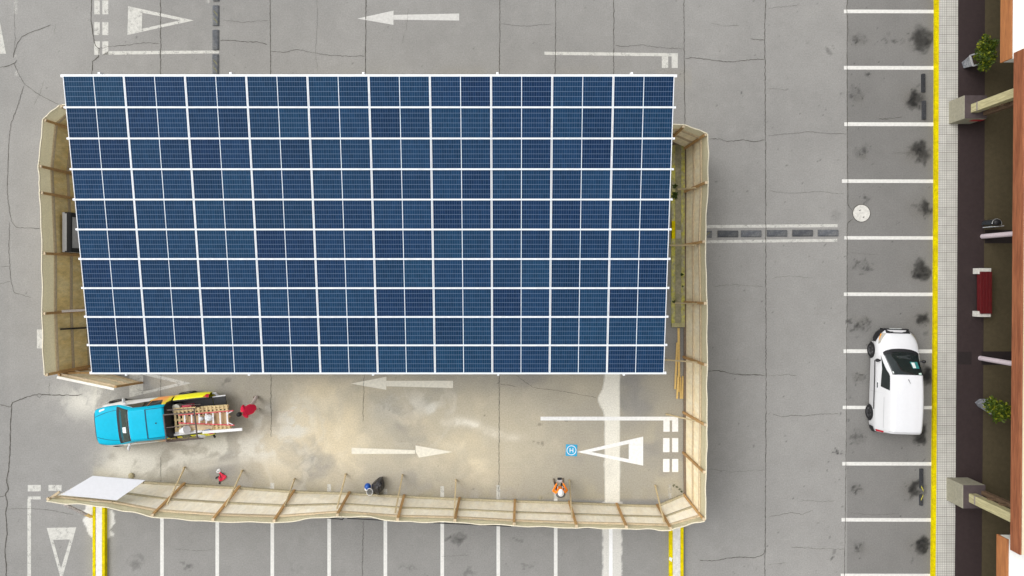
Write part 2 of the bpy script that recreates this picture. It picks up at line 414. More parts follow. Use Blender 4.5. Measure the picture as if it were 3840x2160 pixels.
# ------------------------------------------------------------------ cracks and joints in the paving
rc = random.Random(5)
CR = MB()
def crack(pts, w=1.4, jit=1.2, seg=5):
    P = []
    for (a, b), (c, d) in zip(pts[:-1], pts[1:]):
        L = math.hypot(c - a, d - b); n = max(1, int(L / seg))
        for i in range(n):
            t = i / n; P.append([a + (c - a) * t + rc.uniform(-jit, jit), b + (d - b) * t + rc.uniform(-jit, jit)])
    P.append(list(pts[-1]))
    ws = [w * rc.uniform(.5, 1.25) for _ in P]; ws[0] *= .5; ws[-1] *= .4
    vs = []
    for i, p in enumerate(P):
        q, r = P[max(i - 1, 0)], P[min(i + 1, len(P) - 1)]
        dx, dy = r[0] - q[0], r[1] - q[1]; l = math.hypot(dx, dy) or 1
        nx_, ny_ = -dy / l * ws[i] / 2, dx / l * ws[i] / 2
        vs += [W(p[0] + nx_, p[1] + ny_, .008), W(p[0] - nx_, p[1] - ny_, .008)]
    CR.add(vs, [(2 * i, 2 * i + 2, 2 * i + 3, 2 * i + 1) for i in range(len(P) - 1)])
crack([(404, -30), (404, 200)], 1.9); crack([(404, 860), (404, 1020)], 1.3); crack([(404, 1150), (404, 1215)], .8)
crack([(679, -30), (681, 200)], 1.8, .6); crack([(682, 920), (682, 1100)], 1.1)
crack([(921, -30), (919, 190)], 1.9, .8); crack([(916, 940), (913, 1060)], .9); crack([(914, 1310), (911, 1470)], 1.2)
crack([(1258, -30), (1256, 190)], 1.6, .8); crack([(1256, 940), (1255, 1262)], 1.2, .8)
crack([(1396, -30), (1398, 30), (1397, 190)], 1.5, 1.1)
crack([(1544, -30), (1544, 190)], 1.8, 1.0)
crack([(1720, -30), (1722, 200), (1723, 312)], 1.7, 1.0)
crack([(1927, -30), (1924, 60), (1926, 400), (1927, 1000), (1926, 1200), (1925, 1385), (1923, 1470)], 1.8, .9)
crack([(2134, -30), (2130, 20), (2133, 75), (2131, 110), (2132, 380), (2133, 515), (2144, 530)], 1.6, .5)
crack([(2146, 550), (2133, 560), (2131, 580), (2131, 800), (2133, 812), (2130, 825), (2129, 1100), (2127, 1250), (2124, 1470)], 1.5, .5)
crack([(231, -30), (229, 50), (235, 95), (240, 115), (250, 122), (248, 142), (233, 155), (231, 190)], 2.0, .7)
crack([(248, 122), (272, 118), (330, 112), (372, 107), (402, 109)], 1.1)
crack([(555, 102), (580, 101), (620, 106), (645, 104), (672, 112)], 1.6)
crack([(682, 129), (715, 131), (748, 124), (790, 133), (830, 139), (870, 141), (918, 141)], 1.0)
crack([(797, -30), (799, 40), (793, 130), (800, 180)], .5); crack([(1028, 20), (1022, 70), (1010, 110)], .45)
crack([(1548, 114), (1570, 117), (1615, 113), (1660, 119), (1718, 123)], .9)
crack([(1724, 148), (1742, 145), (1775, 149), (1810, 154), (1850, 155), (1890, 150), (1924, 149)], 1.5)
crack([(1888, 97), (1900, 99), (1924, 101)], 1.7, .6)
crack([(1932, 22), (1960, 18), (2005, 14), (2012, 8)], .6); crack([(1932, 222), (1980, 227)], .6)
crack([(1785, 349), (1810, 350), (1830, 356), (1870, 352), (1900, 357), (1924, 352)], 1.5)
crack([(1932, 341), (1970, 338), (2040, 331), (2070, 335), (2130, 337)], .8)
crack([(0, 170), (25, 164), (38, 158), (43, 150)], 2.0, .8); crack([(33, 145), (36, 130), (42, 112), (55, 92), (75, 82), (110, 70), (128, 62)], 1.5, .7)
crack([(36, 160), (41, 172), (45, 182), (60, 210), (95, 236), (125, 252), (150, 264)], 1.1, .8)
crack([(60, 215), (45, 265), (28, 310), (22, 350), (18, 480), (23, 530), (30, 560), (42, 572), (102, 575)], 1.2, 1.0)
crack([(24, 560), (22, 620), (26, 700), (35, 735), (80, 750)], 1.0); crack([(0, 672), (24, 670)], .9); crack([(0, 715), (26, 708)], .9)
crack([(110, 205), (100, 235), (85, 265)], .5); crack([(140, 60), (137, 85)], .5); crack([(36, 20), (38, 100), (34, 140)], .6)
crack([(0, 1018), (28, 1024), (31, 1012), (70, 998), (98, 991), (125, 994), (165, 994), (195, 995), (208, 990)], 1.9, 1)
crack([(30, 1024), (26, 1060), (26, 1110), (22, 1180), (16, 1208), (21, 1230), (13, 1245), (19, 1265), (14, 1290), (18, 1340), (12, 1385), (16, 1430), (14, 1470)], 2.2, .8)
crack([(0, 1250), (14, 1246)], 1.6); crack([(20, 1280), (70, 1279), (130, 1284), (185, 1295)], .8)
crack([(90, 992), (100, 1000), (108, 993)], 1.1); crack([(123, 960), (124, 995)], .6)
crack([(1780, 934), (1808, 932), (1840, 940), (1870, 943), (1900, 942), (1924, 945)], 2.0, .9)
crack([(1945, 1041), (1965, 1049), (1990, 1045), (2020, 1046), (2060, 1042), (2110, 1041)], 1.0, .8)
crack([(1932, 945), (1985, 942), (2005, 945)], .7)
crack([(1760, 1410), (1800, 1411), (1830, 1404), (1860, 1401), (1900, 1403), (1920, 1395), (1925, 1380)], 1.6, .9)
crack([(1932, 1301), (1985, 1290), (2020, 1293), (2045, 1284)], .8); crack([(2015, 1258), (2070, 1262), (2100, 1259)], .6)
crack([(1990, 1376), (2060, 1380), (2124, 1382)], .8); crack([(1932, 1421), (1980, 1416)], .6)
crack([(1300, 945), (1340, 975), (1400, 982), (1450, 990), (1500, 1000)], .8); crack([(1258, 966), (1300, 972)], .7)
crack([(330, 985), (420, 975)], .5); crack([(680, 1000), (684, 1080)], .5)
crack([(2236, 386), (2245, 386), (2310, 383)], .6); crack([(2235, 300), (2210, 299), (2245, 298), (2270, 294)], .9)
crack([(1790, 60), (1830, 66), (1860, 63)], .6); crack([(1935, 480), (1990, 487), (2060, 482), (2125, 488)], .6); crack([(1790, 720), (1850, 716), (1920, 722)], .6); crack([(1784, 1180), (1840, 1187), (1922, 1182)], .6)
crack([(1940, 700), (1985, 694), (2040, 699)], .5); crack([(2140, 1290), (2200, 1296), (2262, 1291)], .5); crack([(2140, 635), (2210, 641)], .5); crack([(440, 1380), (500, 1386), (538, 1382)], .5); crack([(1110, 1400), (1180, 1396)], .5); crack([(560, 50), (610, 56), (676, 51)], .6); crack([(1260, 60), (1320, 66), (1392, 60)], .6)
M_CRACK = mat('crack_dirt', (.085, .08, .068), .95, .3, 8)
CR.build('crack', M_CRACK, ground)

# ------------------------------------------------------------------ painted markings
def mark(polys, m, label, z=.004):
    b = MB()
    for p in polys: b.sheet([W(u, v, z) for u, v in p])
    o = b.build('road_marking', m); tag(o, label, 'road marking', kind='structure'); return o
def q(u0, v0, u1, v1): return [(u0, v0), (u1, v0), (u1, v1), (u0, v1)]
def tri(outer, inner, wide):
    """hollow triangle: outer[0] and inner[0] are the tips, [1],[2] the base corners"""
    o, i = outer, inner
    return [[o[0], o[1], i[1], i[0]], [o[0], i[0], i[2], o[2]], [o[1], o[2], i[2], i[1]]]
bays = [(2123, 2348.5, 24, 33), (2123, 2348.5, 165.7, 175), (2124, 2348.5, 307.5, 317), (2118, 2348, 451, 460), (2124, 2348, 594, 602.5), (2123, 2347.5, 735.7, 744.5),
        (2122, 2346.5, 878.7, 888), (2120, 2345, 1020.8, 1029), (2119, 2343.5, 1162, 1171), (2117, 2342, 1303, 1312), (2115, 2340, 1443, 1452)]
for k, (a, b_, c, d) in enumerate(bays):
    mark([[(a, c), (b_, c + .5), (b_, d + .5), (a, d)]], PAINT_GOOD, 'white parking bay line meeting the yellow kerb, number %d from the planter end' % (k + 1))
low = [(403, 412, 1212), (542, 551, 1225), (680.5, 689.5, 1215), (823.5, 832.5, 1218), (965, 974, 1230), (1108, 1117, 1223), (1249, 1258, 1220), (1393.5, 1402.5, 1216)]
for k, (a, b_, v) in enumerate(low):
    mark([q(a, 1255, b_, 1475)], PAINT_GOOD, 'white bay line running down from the long plywood hoarding, bay %d from the plaster dust' % (k + 1))
    mark([q(a, v, b_, 1255)], PAINT_WORN, 'worn stub of bay line %d on the inner side of the hoarding' % (k + 1))
mark([q(1532, 1285, 1541, 1475)], PAINT_FRESH, 'fresh white line on the pale filled trench', .006)
mark([q(1681, 1218, 1689, 1262)], PAINT_OLD, 'almost vanished bay line beside the yellow kerb')
mark([[(899, 46.7), (990, 26.7), (989.6, 62.5)], [(990, 37.5), (1155, 34), (1155, 51.7), (990, 49.5)]], PAINT_ARROW, 'white arrow on the road above the solar canopy')
Q = lambda x, y: (644 + .25 * x, 925.7 + .25 * y)
mark([[Q(955, 157), Q(1312, 88), Q(1310, 220)], [Q(1312, 130), Q(1982, 128), Q(1982, 202), Q(1312, 183)]], PAINT_CREAM, 'worn white arrow just below the solar canopy')
mark([[Q(1978, 845), Q(1605, 780), Q(1608, 845), Q(1640, 902)], [Q(962, 803), Q(1600, 827), Q(1600, 864), Q(962, 865)]], PAINT_CREAM, 'dusty cream arrow on the tan earth pointing at the new triangle')
mark(tri([(487, 51.3), (322.6, 15.5), (320.6, 88)], [(454, 51.3), (358, 32), (356.5, 72.5)], 0), PAINT_WORN, 'worn hollow triangle beside the rubber humps')
mark(tri([(481, 963.8), (325.5, 927), (325.5, 999.5)], [(447.5, 963.8), (360, 943), (360, 985)], 0), PAINT_WORN, 'worn hollow triangle half under the canopy behind the pickup')
mark(tri([(154.5, 1462), (192, 1326.5), (117.5, 1328)], [(153.5, 1430), (175.5, 1357), (133.7, 1358)], 0), PAINT_WORN, 'worn hollow triangle outside the hoarding by the plaster dust')
Q = lambda x, y: (1288 + .25 * x, 925.7 + .25 * y)
mark(tri([Q(655, 845), Q(1320, 690), Q(1320, 983)], [Q(795, 845), Q(1175, 763), Q(1175, 917)], 0), PAINT_FRESH, 'bright new hollow triangle touching the blue landing pad', .006)
mark([[Q(287, 490), Q(1672, 490), Q(1672, 528), Q(287, 528)], [Q(1523, 528), Q(1587, 528), Q(1587, 642), Q(1523, 642)], [Q(1611, 528), Q(1672, 528), Q(1672, 642), Q(1611, 642)]]
     + [[Q(a, c), Q(b_, c), Q(b_, d), Q(a, d)] for a, b_ in ((1520, 1585), (1611, 1673)) for c, d in ((705, 847), (915, 1047))], PAINT_FRESH, 'bright new stop line with white dashes by the tall hoarding', .006)
mark([q(a, c, b_, d) for a, b_ in ((237, 251), (257.5, 272.5)) for c, d in ((1, 36), (55.5, 88), (104, 138))] + [[(272.5, 129), (551, 127), (551, 134), (257, 138)]], PAINT_WORN, 'worn stop line with dashes by the upright rubber humps')
mark([[(1369.5, 130), (1705.5, 134), (1705.5, 142), (1369.5, 138)], q(1665, 142, 1681, 171), q(1689.7, 142, 1705, 171)], PAINT_WORN, 'worn stop line with two dashes above the canopy corner')
mark([[(1740, 566.5), (2107, 563.7), (2107, 571.5), (1740, 574)], [(1740, 605), (2106, 600.8), (2106, 608.2), (1740, 612)]], PAINT_WORN, 'pair of white lines along the flat rubber humps')
mark([q(69, 1256.5, 78, 1475), q(70, 1249, 102.5, 1256.5), q(70, 1220, 102.5, 1236), q(122, 1220, 155, 1235)], PAINT_WORN, 'worn corner line with dashes outside the hoarding end')
mark([q(244, 972, 257, 993), q(264.5, 972, 278, 993), q(244, 1012, 258, 1027), q(264.5, 1008, 279, 1027)], PAINT_OLD, 'dusty dashes below the open gate leaf')
mark([q(93, 829, 114, 876.5)], PAINT_WORN, 'white square half under the mesh hoarding')
mark([[(-8, 40), (0, 57), (15, 135), (-8, 136)]], PAINT_WORN, 'tip of a worn triangle at the paving edge')
mark([q(35, 0, 44, 36), q(36, 138, 45, 147), q(37, 178, 46, 191)], PAINT_OLD, 'traces of an old line by the forked crack')
mark([q(520, -10, 527, 8)], PAINT_OLD, 'trace of paint beside the first rubber hump')

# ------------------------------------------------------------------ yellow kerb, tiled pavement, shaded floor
def kx(v): return 2348.5 - 8.5 * (v / 1449) ** 1.6            # kerb face
vs_ = [-500, -60, 0, 200, 400, 600, 800, 1000, 1200, 1449, 1530, 2000]
def strip(name, m, d0, d1, z, z0, label, dz=0):
    b = MB(); v = []
    for t in vs_:
        tt = min(max(t, 0), 1449)
        a, c = W(kx(tt) + d0, t), W(kx(tt) + d1, t)
        a.z = c.z = 0
        v += [(a.x, a.y, z0), (c.x, c.y, z0), (c.x, c.y, z), (a.x, a.y, z)]
    n = len(vs_); f = [(4 * i + j, 4 * i + (j + 1) % 4, 4 * i + 4 + (j + 1) % 4, 4 * i + 4 + j) for i in range(n - 1) for j in range(4)]
    f += [(0, 1, 2, 3), (4 * n - 1, 4 * n - 2, 4 * n - 3, 4 * n - 4)]
    b.add(v, f); o = b.build(name, m); tag(o, label, name.split('_')[-1], kind='structure'); return o
strip('kerb', M_YELLOW, 0, 9.4, .13, -.1, 'yellow painted kerb beside the parking bays')
# small square tiles with a heavier joint every fourth one
m, nt, b = newmat('pavement_tiles')
tc = coords(nt); sx = nd(nt, 'ShaderNodeSeparateXYZ'); nt.links.new(tc, sx.inputs[0])
def joint(c, pitch, w):
    t = mth(nt, 'FRACT', mth(nt, 'DIVIDE', c, pitch)); e = mth(nt, 'MINIMUM', t, mth(nt, 'SUBTRACT', 1.0, t))
    return mth(nt, 'LESS_THAN', e, w / pitch / 2)
j1 = mth(nt, 'MAXIMUM', joint(sx.outputs[0], .1, .015), joint(sx.outputs[1], .1, .015))
j2 = mth(nt, 'MAXIMUM', joint(sx.outputs[0], .4, .022), joint(sx.outputs[1], .4, .022))
wn = nd(nt, 'ShaderNodeTexWhiteNoise', noise_dimensions='2D')
vm = nd(nt, 'ShaderNodeVectorMath', operation='FLOOR'); vs2 = nd(nt, 'ShaderNodeVectorMath', operation='SCALE'); vs2.inputs['Scale'].default_value = 2.5
nt.links.new(tc, vs2.inputs[0]); nt.links.new(vs2.outputs[0], vm.inputs[0]); nt.links.new(vm.outputs[0], wn.inputs['Vector'])
f = mth(nt, 'MULTIPLY', rng(nt, wn.outputs['Value'], 0, 1, .93, 1.05), mth(nt, 'MULTIPLY', rng(nt, noise(nt, tc, 2.2), .3, .7, .9, 1.08), rng(nt, noise(nt, tc, 45, 2), .3, .7, .93, 1.07)))
c = scalec(nt, (.53, .518, .475), f)
c = mixc(nt, mth(nt, 'MULTIPLY', j1, .7), c, (.17, .155, .13)); c = mixc(nt, mth(nt, 'MULTIPLY', j2, .7), c, (.13, .12, .1))
nt.links.new(c, b.inputs['Base Color']); b.inputs['Roughness'].default_value = .8
strip('pavement', m, 9.4, 57.4, .122, -.1, 'pale pavement of small square tiles')
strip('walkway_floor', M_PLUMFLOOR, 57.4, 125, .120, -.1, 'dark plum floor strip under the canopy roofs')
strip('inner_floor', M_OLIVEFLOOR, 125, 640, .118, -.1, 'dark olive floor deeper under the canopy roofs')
bp = MB()  # darker bands across the floor beside the round columns
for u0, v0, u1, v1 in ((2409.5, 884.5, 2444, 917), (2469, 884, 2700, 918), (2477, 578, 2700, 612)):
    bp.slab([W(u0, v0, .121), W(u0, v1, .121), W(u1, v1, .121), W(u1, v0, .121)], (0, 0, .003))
tag(bp.build('dark_band_floor', M_DARKPATCH), 'darker floor bands in line with the round columns', 'floor', kind='structure')
# ================================================================== SOLAR CANOPY
ZT, ZB = 6.957, 5.217
cx = -4.911; yt, yb = 7.02, -3.53
tilt = math.atan2(ZT - ZB, yt - yb); slope = math.hypot(ZT - ZB, yt - yb)
pw, pl = 1.052, 2.094
pitch_x = 2.114; pitch_y = (slope - pw - .06) / 9
carport = thing('solar_carport', (cx, (yt + yb) / 2, 0), 'large tilted carport roofed with blue solar panels over the enclosed site', 'carport')
e_s = Vector((0, math.cos(tilt), math.sin(tilt))); e_n = Vector((0, -math.sin(tilt), math.cos(tilt)))
mid = Vector((0, 0, (ZT + ZB) / 2))          # local to the carport
m, nt, b = newmat('solar_cells')
tc = nd(nt, 'ShaderNodeTexCoord'); sx = nd(nt, 'ShaderNodeSeparateXYZ'); nt.links.new(tc.outputs['Object'], sx.inputs[0])
ax = mth(nt, 'ABSOLUTE', sx.outputs[0])
cw = (1.022 - .014) / 12; ch = 1.002 / 6
def line(c, w):
    t = mth(nt, 'FRACT', c); e = mth(nt, 'MINIMUM', t, mth(nt, 'SUBTRACT', 1.0, t)); return mth(nt, 'LESS_THAN', e, w / 2)
xs_ = mth(nt, 'DIVIDE', mth(nt, 'SUBTRACT', ax, .014), cw); ys_ = mth(nt, 'DIVIDE', mth(nt, 'ADD', sx.outputs[1], .501), ch)
lx = line(xs_, .0075 / cw); ly = line(ys_, .011 / ch)
centre = mth(nt, 'LESS_THAN', ax, .010)
oi = nd(nt, 'ShaderNodeObjectInfo')
wn = nd(nt, 'ShaderNodeTexWhiteNoise', noise_dimensions='2D'); cb = nd(nt, 'ShaderNodeCombineXYZ')
nt.links.new(mth(nt, 'SIGN', sx.outputs[0]), cb.inputs[0]); nt.links.new(oi.outputs['Random'], cb.inputs[1]); nt.links.new(cb.outputs[0], wn.inputs[0])
wc = nd(nt, 'ShaderNodeTexWhiteNoise', noise_dimensions='3D'); cc = nd(nt, 'ShaderNodeCombineXYZ')
nt.links.new(mth(nt, 'FLOOR', xs_), cc.inputs[0]); nt.links.new(mth(nt, 'FLOOR', ys_), cc.inputs[1]); nt.links.new(mth(nt, 'MULTIPLY', wn.outputs['Value'], 9.0), cc.inputs[2]); nt.links.new(cc.outputs[0], wc.inputs[0])
h = mth(nt, 'ADD', mth(nt, 'MULTIPLY', oi.outputs['Random'], .55), mth(nt, 'MULTIPLY', wn.outputs['Value'], .45))
c = mixc(nt, h, (.009, .027, .076), (.010, .038, .080))
c = scalec(nt, c, mth(nt, 'MULTIPLY', rng(nt, wn.outputs['Value'], 0, 1, .86, 1.12), rng(nt, wc.outputs['Value'], 0, 1, .88, 1.12)))
c = mixc(nt, mth(nt, 'MULTIPLY', mth(nt, 'MAXIMUM', mth(nt, 'MULTIPLY', lx, .62), ly), .75), c, (.17, .245, .36))
c = mixc(nt, centre, c, (.74, .79, .84))
nt.links.new(c, b.inputs['Base Color']); b.inputs['Roughness'].default_value = .2; b.inputs['Specular IOR Level'].default_value = .04
M_CELLS = m
pm = MB().box((0, 0, 0), (pl - .044, pw - .044, .022))
panel0 = pm.build('solar_panel', M_CELLS, world=False)
fm = MB()
fw = .022
for sy in (-1, 1): fm.box((0, sy * (pw - fw) / 2, .004), (pl, fw, .04))
for sx_ in (-1, 1): fm.box((sx_ * (pl - fw) / 2, 0, .003), (fw, pw - 2 * fw, .04))
frame0 = fm.build('panel_frame', M_ALU, panel0, world=False)
rp = random.Random(11)
first = True
for r in range(10):
    for k in range(10):
        p = panel0 if first else dup(panel0)
        first = False
        p.parent = carport
        s = (r - 4.5) * pitch_y
        p.location = mid + e_s * (-s) + Vector(((k - 4.5) * pitch_x, 0, 0)) + e_n * rp.uniform(-.003, .003)
        p.rotation_euler = (tilt + rp.uniform(-.002, .002), 0, rp.uniform(-.0008, .0008))
def L3(x, s, n): return mid + Vector((x, 0, 0)) + e_s * s + e_n * n
half = 5 * pitch_x
for r in range(11):
    s = (r - 5) * pitch_y
    w = .09 if r in (0, 10) else .07
    b = MB()
    b.beam(L3(-half - .09, s, -.065), L3(half + .09, s, -.065), w, .09, up=e_n)
    if 0 < r < 10:       # clamps between neighbouring rows
        for k in range(20):
            b.box(L3((k - 9.5) * pitch_x / 2, s, .012), (.06, .022, .02))
    b.build('purlin', M_STEEL_WHITE, carport, world=False)
wx = [(u - U0) / PPM * (H - ZT) / H - cx for u in (244, 576.5, 912, 1251, 1591)]
for x in wx:
    b = MB(); b.beam(L3(x, -slope / 2 - .11, -.24), L3(x, slope / 2 + .11, -.24), .075, .24, up=e_n)
    b.build('rafter', M_STEEL_WHITE, carport, world=False)
    for s in (-3.1, 3.1):
        t = L3(x, s, -.38); b = MB()
        b.box((t.x, t.y, t.z / 2), (.2, .2, t.z)); b.box((t.x, t.y, .012), (.42, .42, .024))
        b.beam((t.x, t.y, t.z - 1.0), L3(x, s + 1.1, -.38), .09, .09); b.beam((t.x, t.y, t.z - 1.0), L3(x, s - 1.1, -.38), .09, .09)
        b.build('column', M_STEEL_WHITE, carport, world=False)

# ================================================================== HOARDINGS
def lerp(a, b, t): return a + (b - a) * t
rh = random.Random(3)
def hoarding(name, label, verts, ztop, zmid, zsheet, plan, inward, mesh_mat=M_MESH, bottom=M_RAILGREY, sag=.05, cat='hoarding', midmat=M_BATTEN, wave=1.0, ply=M_PLY):
    """verts: list of (base uv, rim uv or None). plan tells for every bay what it carries"""
    B = [W(*v[0]) for v in verts]
    T = [W(*v[1], ztop) if v[1] else W(*v[0]) + Vector((0, 0, ztop)) for v in verts]
    c = sum(B, Vector()) / len(B)
    root = thing(name, (c.x, c.y, 0), label, cat)
    for i in range(len(B) - 1):
        b0, b1, t0, t1 = B[i], B[i + 1], T[i], T[i + 1]
        d = (b1 - b0).normalized(); n = Vector((-d.y, d.x, 0))
        if n.dot(W(*inward) - b0) < 0: n = -n              # n points into the enclosure
        def F(s, t, off=0): 
            return lerp(lerp(b0, b1, s), lerp(t0, t1, s), t) + n * off
        zm, zs = zmid / ztop, zsheet / ztop
        # two plywood sheets, one above the other, on the outer side of the frame
        MB().slab([F(0.004, .012), F(.996, .012), F(.996, zm - .003), F(.004, zm - .003)], -n * .018).build('plywood_sheet', ply, root)
        MB().slab([F(0.004, zm + .003), F(.996, zm + .003), F(.996, zs), F(.004, zs)], -n * .018).build('plywood_sheet', ply, root)
        MB().slab([F(.01, .006, .005), F(.99, .006, .005), F(.99, .04, .005), F(.01, .04, .005)], n * .09).build('bottom_rail', bottom, root)
        MB().slab([F(.01, zm - .02, .003), F(.99, zm - .02, .003), F(.99, zm + .025, .003), F(.01, zm + .025, .003)], n * .045).build('middle_rail', midmat, root)
        MB().slab([F(.01, zs - .03, .003), F(.99, zs - .03, .003), F(.99, zs + .012, .003), F(.01, zs + .012, .003)], n * .05).build('top_rail', M_BATTEN, root)
        # shade mesh stretched above the boards, slack and folded, with a pale hem
        L = (b1 - b0).length; ph = [rh.uniform(0, 6.28) for _ in range(4)]; am = rh.uniform(.6, 1.3) * wave
        def M(s, t, extra=0):
            env = math.sin(math.pi * s)
            tt = lerp(zs - .01, 1.0, t) 
            o = (.030 * math.sin(9 * s + 5 * t + ph[0]) + .02 * (1 - .85 * t) * math.sin(21 * s - 6 * t + ph[1]) + .035 * math.sin(7 * t + ph[2] + s * 2)) * env * am * (.3 + .7 * t)
            p = F(s, tt, o - .024)
            p.z -= sag * env * t * am
            return p
        mb = MB().grid(lambda s, t: M(s, t), 22, 9)
        mb.build('shade_mesh', mesh_mat, root, smooth=True)
        h = MB()
        pts = [M(s / 14, 1.0) + Vector((0, 0, .01)) for s in range(15)]
        for p, q_ in zip(pts[:-1], pts[1:]): h.beam(p, q_, .035, .05)
        h.build('mesh_hem', M_CAP, root)
    for i in range(len(B)):
        if plan[i] == '-': continue
        d = (B[min(i + 1, len(B) - 1)] - B[max(i - 1, 0)]).normalized(); n = Vector((-d.y, d.x, 0))
        if n.dot(W(*inward) - B[i]) < 0: n = -n
        pb, pt = B[i] + n * .10, lerp(B[i], T[i], .975) + n * .055
        MB().beam(pb, pt, .10, .06, up=n).build('fence_post', M_POST, root)
        MB().box(lerp(B[i], T[i], .985) + n * .03, (.11, .11, .07), math.atan2(d.y, d.x)).build('post_cap', M_BATTEN, root)
    return root, B, T
def braces(root, lst, z1=2.2, m=M_BRACE):
    for (a, b_), (c, d) in lst:
        p, q_ = W(a, b_, .03), W(c, d, z1)
        bb = MB().beam(p, q_, .055, .045)
        bb.box((p.x, p.y, .09), (.06, .05, .2))
        bb.build('brace', m, root)

left_hd, LB, LT = hoarding('mesh_hoarding', 'olive mesh and plywood hoarding at the narrow end beside the white cabinet',
    [((259, 307), (151.4, 265.6)), ((221.7, 338.6), (109.9, 300.7)), ((211, 445), (98.2, 418)), ((214, 505.4), (101.3, 485)), ((219.7, 643.5), (107.8, 637.6)), ((219.7, 780.5), (107.8, 789)), ((225, 920), (114, 943))],
    3.04, 1.2, 2.3, 'ppppppp', (900, 700), sag=.03, wave=.6, ply=mat('yellow_plywood', (.80, .61, .26), .8, .14, 2.5, stretch=(1, 1, .35), rnd=.07, col2=(.86, .70, .36), fine=.1))  # yellower plywood copy, colour lifted to offset the shade on this side
pb = MB(); p, q_ = W(212, 780.5, 1.3), W(157, 784.5, 2.35); pb.beam(W(250, 778, .9), W(156, 783, 2.3), .1, .03); pb.build('brace', mat('printed_board', (.68, .6, .52), .7, .25, 14), left_hd)
right_hd, RB, RT = hoarding('tall_hoarding', 'tall plywood hoarding with pale mesh top facing the open driveway and rubber humps',
    [((1480, 347), None), ((1580, 350), None), ((1680, 352), (1720, 315.4)), ((1724.5, 373.5), (1778.2, 337)), ((1725, 483), (1779.5, 459)), ((1724.3, 617), (1773.2, 608)), ((1724.5, 760), (1777, 763)),
     ((1724.3, 897.5), (1777.8, 918)), ((1724, 1037), (1777, 1069)), ((1723.5, 1138), (1774.5, 1188)), ((1725, 1243), (1773.4, 1306.5))],
    3.15, 1.33, 2.4, '-pppppppppp', (900, 700), bottom=M_RAILDARK, sag=.03, wave=.5)
braces(right_hd, [((1676.5, 1041.8), (1761, 1061.6)), ((1672, 905), (1755, 911.5)), ((1686, 617.4), (1753, 616.3)), ((1694.5, 762), (1753, 764)), ((1705, 477), (1750, 473))])
back_hd, _, _ = hoarding('back_hoarding', 'plywood hoarding mostly hidden below the high edge of the canopy', [((263, 306), None), ((560, 317), None), ((870, 328), None), ((1180, 338), None), ((1476, 347), None)], 3.0, 1.2, 2.3, 'ppppp', (900, 700))
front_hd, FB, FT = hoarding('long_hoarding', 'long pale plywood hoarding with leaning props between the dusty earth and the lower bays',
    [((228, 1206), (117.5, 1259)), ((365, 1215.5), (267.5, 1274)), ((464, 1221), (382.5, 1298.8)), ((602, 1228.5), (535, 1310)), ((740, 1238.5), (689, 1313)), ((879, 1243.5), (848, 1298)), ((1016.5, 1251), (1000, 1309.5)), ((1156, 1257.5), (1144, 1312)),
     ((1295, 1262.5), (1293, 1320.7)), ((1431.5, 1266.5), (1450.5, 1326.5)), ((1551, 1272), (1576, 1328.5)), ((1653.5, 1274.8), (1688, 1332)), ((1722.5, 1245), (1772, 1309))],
    3.07, 1.5, 2.6, '--pppppppppp-', (1000, 1000), sag=.07, midmat=M_RAILGREY, ply=mat('lightened_plywood', (.90, .83, .67), .8, .08, 2.5, stretch=(1, 1, .35), rnd=.05, col2=(.93, .88, .75), fine=.07))  # plywood copy lightened to make up for weak light on this side
braces(front_hd, [((465, 1175.5), (420, 1269)), ((610, 1183), (567.5, 1274)), ((741.5, 1204.5), (716.5, 1272)), ((870, 1193), (847.7, 1279.5)), ((1012.8, 1194.5), (994, 1289.5)), ((1147, 1207), (1142.8, 1297)), ((1432, 1208), (1439, 1302)), ((1648, 1221), (1670.5, 1312))], 2.3)
# dark steel barrier rails standing outside the long hoarding
for k, (a, b_) in enumerate((((810, 1302), (862, 1306.5)), ((875, 1304), (1078, 1314.5)), ((1092, 1315), (1285, 1324)), ((1300, 1323.5), (1482, 1328)))):
    bb = MB(); p, q_ = W(*a, 1.02), W(*b_, 1.02)
    for z in (1.02, .6, .2): bb.tube([(p.x, p.y, z), (q_.x, q_.y, z)], .022, 6)
    for t in (0, .5, 1):
        r_ = lerp(p, q_, t); bb.tube([(r_.x, r_.y, 0.0), (r_.x, r_.y, 1.05)], .022, 6)
    tag(bb.build('crowd_barrier', M_BLACK), ('short dark steel barrier at the bend of the long hoarding', 'dark steel barrier outside the hoarding across from the rubbish bag', 'dark steel barrier outside the hoarding facing the wet mark', 'dark steel barrier outside the hoarding behind the orange worker')[k], 'barrier', 'steel barriers against the long hoarding')

# open gate leaf at the lower end of the mesh hoarding
gate = thing('gate_leaf', W(290, 946), 'open plywood gate leaf standing askew behind the pickup', 'gate')
g0, g1 = W(228, 929), W(357, 965); h0, h1 = W(144, 946, 2.3), W(287.4, 976, 2.2)
dg = (g1 - g0).normalized(); ng = Vector((-dg.y, dg.x, 0))
G = lambda s, t, o=0: lerp(lerp(g0, g1, s), lerp(h0, h1, s), t) + ng * o
gb = MB().grid(lambda s, t: G(s, t, .10 * math.sin(math.pi * s) * math.sin(math.pi * t) * (1 - .4 * t)), 14, 8); gb.build('board', M_PLY, gate, smooth=True)
MB().slab([G(0, .98), G(1, .98), G(1, 1.0), G(0, 1.0)], ng * -.10).build('white_top_board', mat('white_board_edge', (.80, .77, .70), .7, .06, 4), gate)
for s in (0.0, 1.0): MB().beam(G(s, 0, .05), G(s, .97, .05), .09, .07, up=ng).build('upright', M_POST, gate)
for t in (.1, .5, .93): MB().beam(G(0, t, .06), G(1, t, .06), .05, .09, up=ng).build('rail', M_BATTEN, gate)
MB().beam(G(.08, .85, .12), G(.55, .62, .35), .06, .05).build('brace', M_POST, gate)

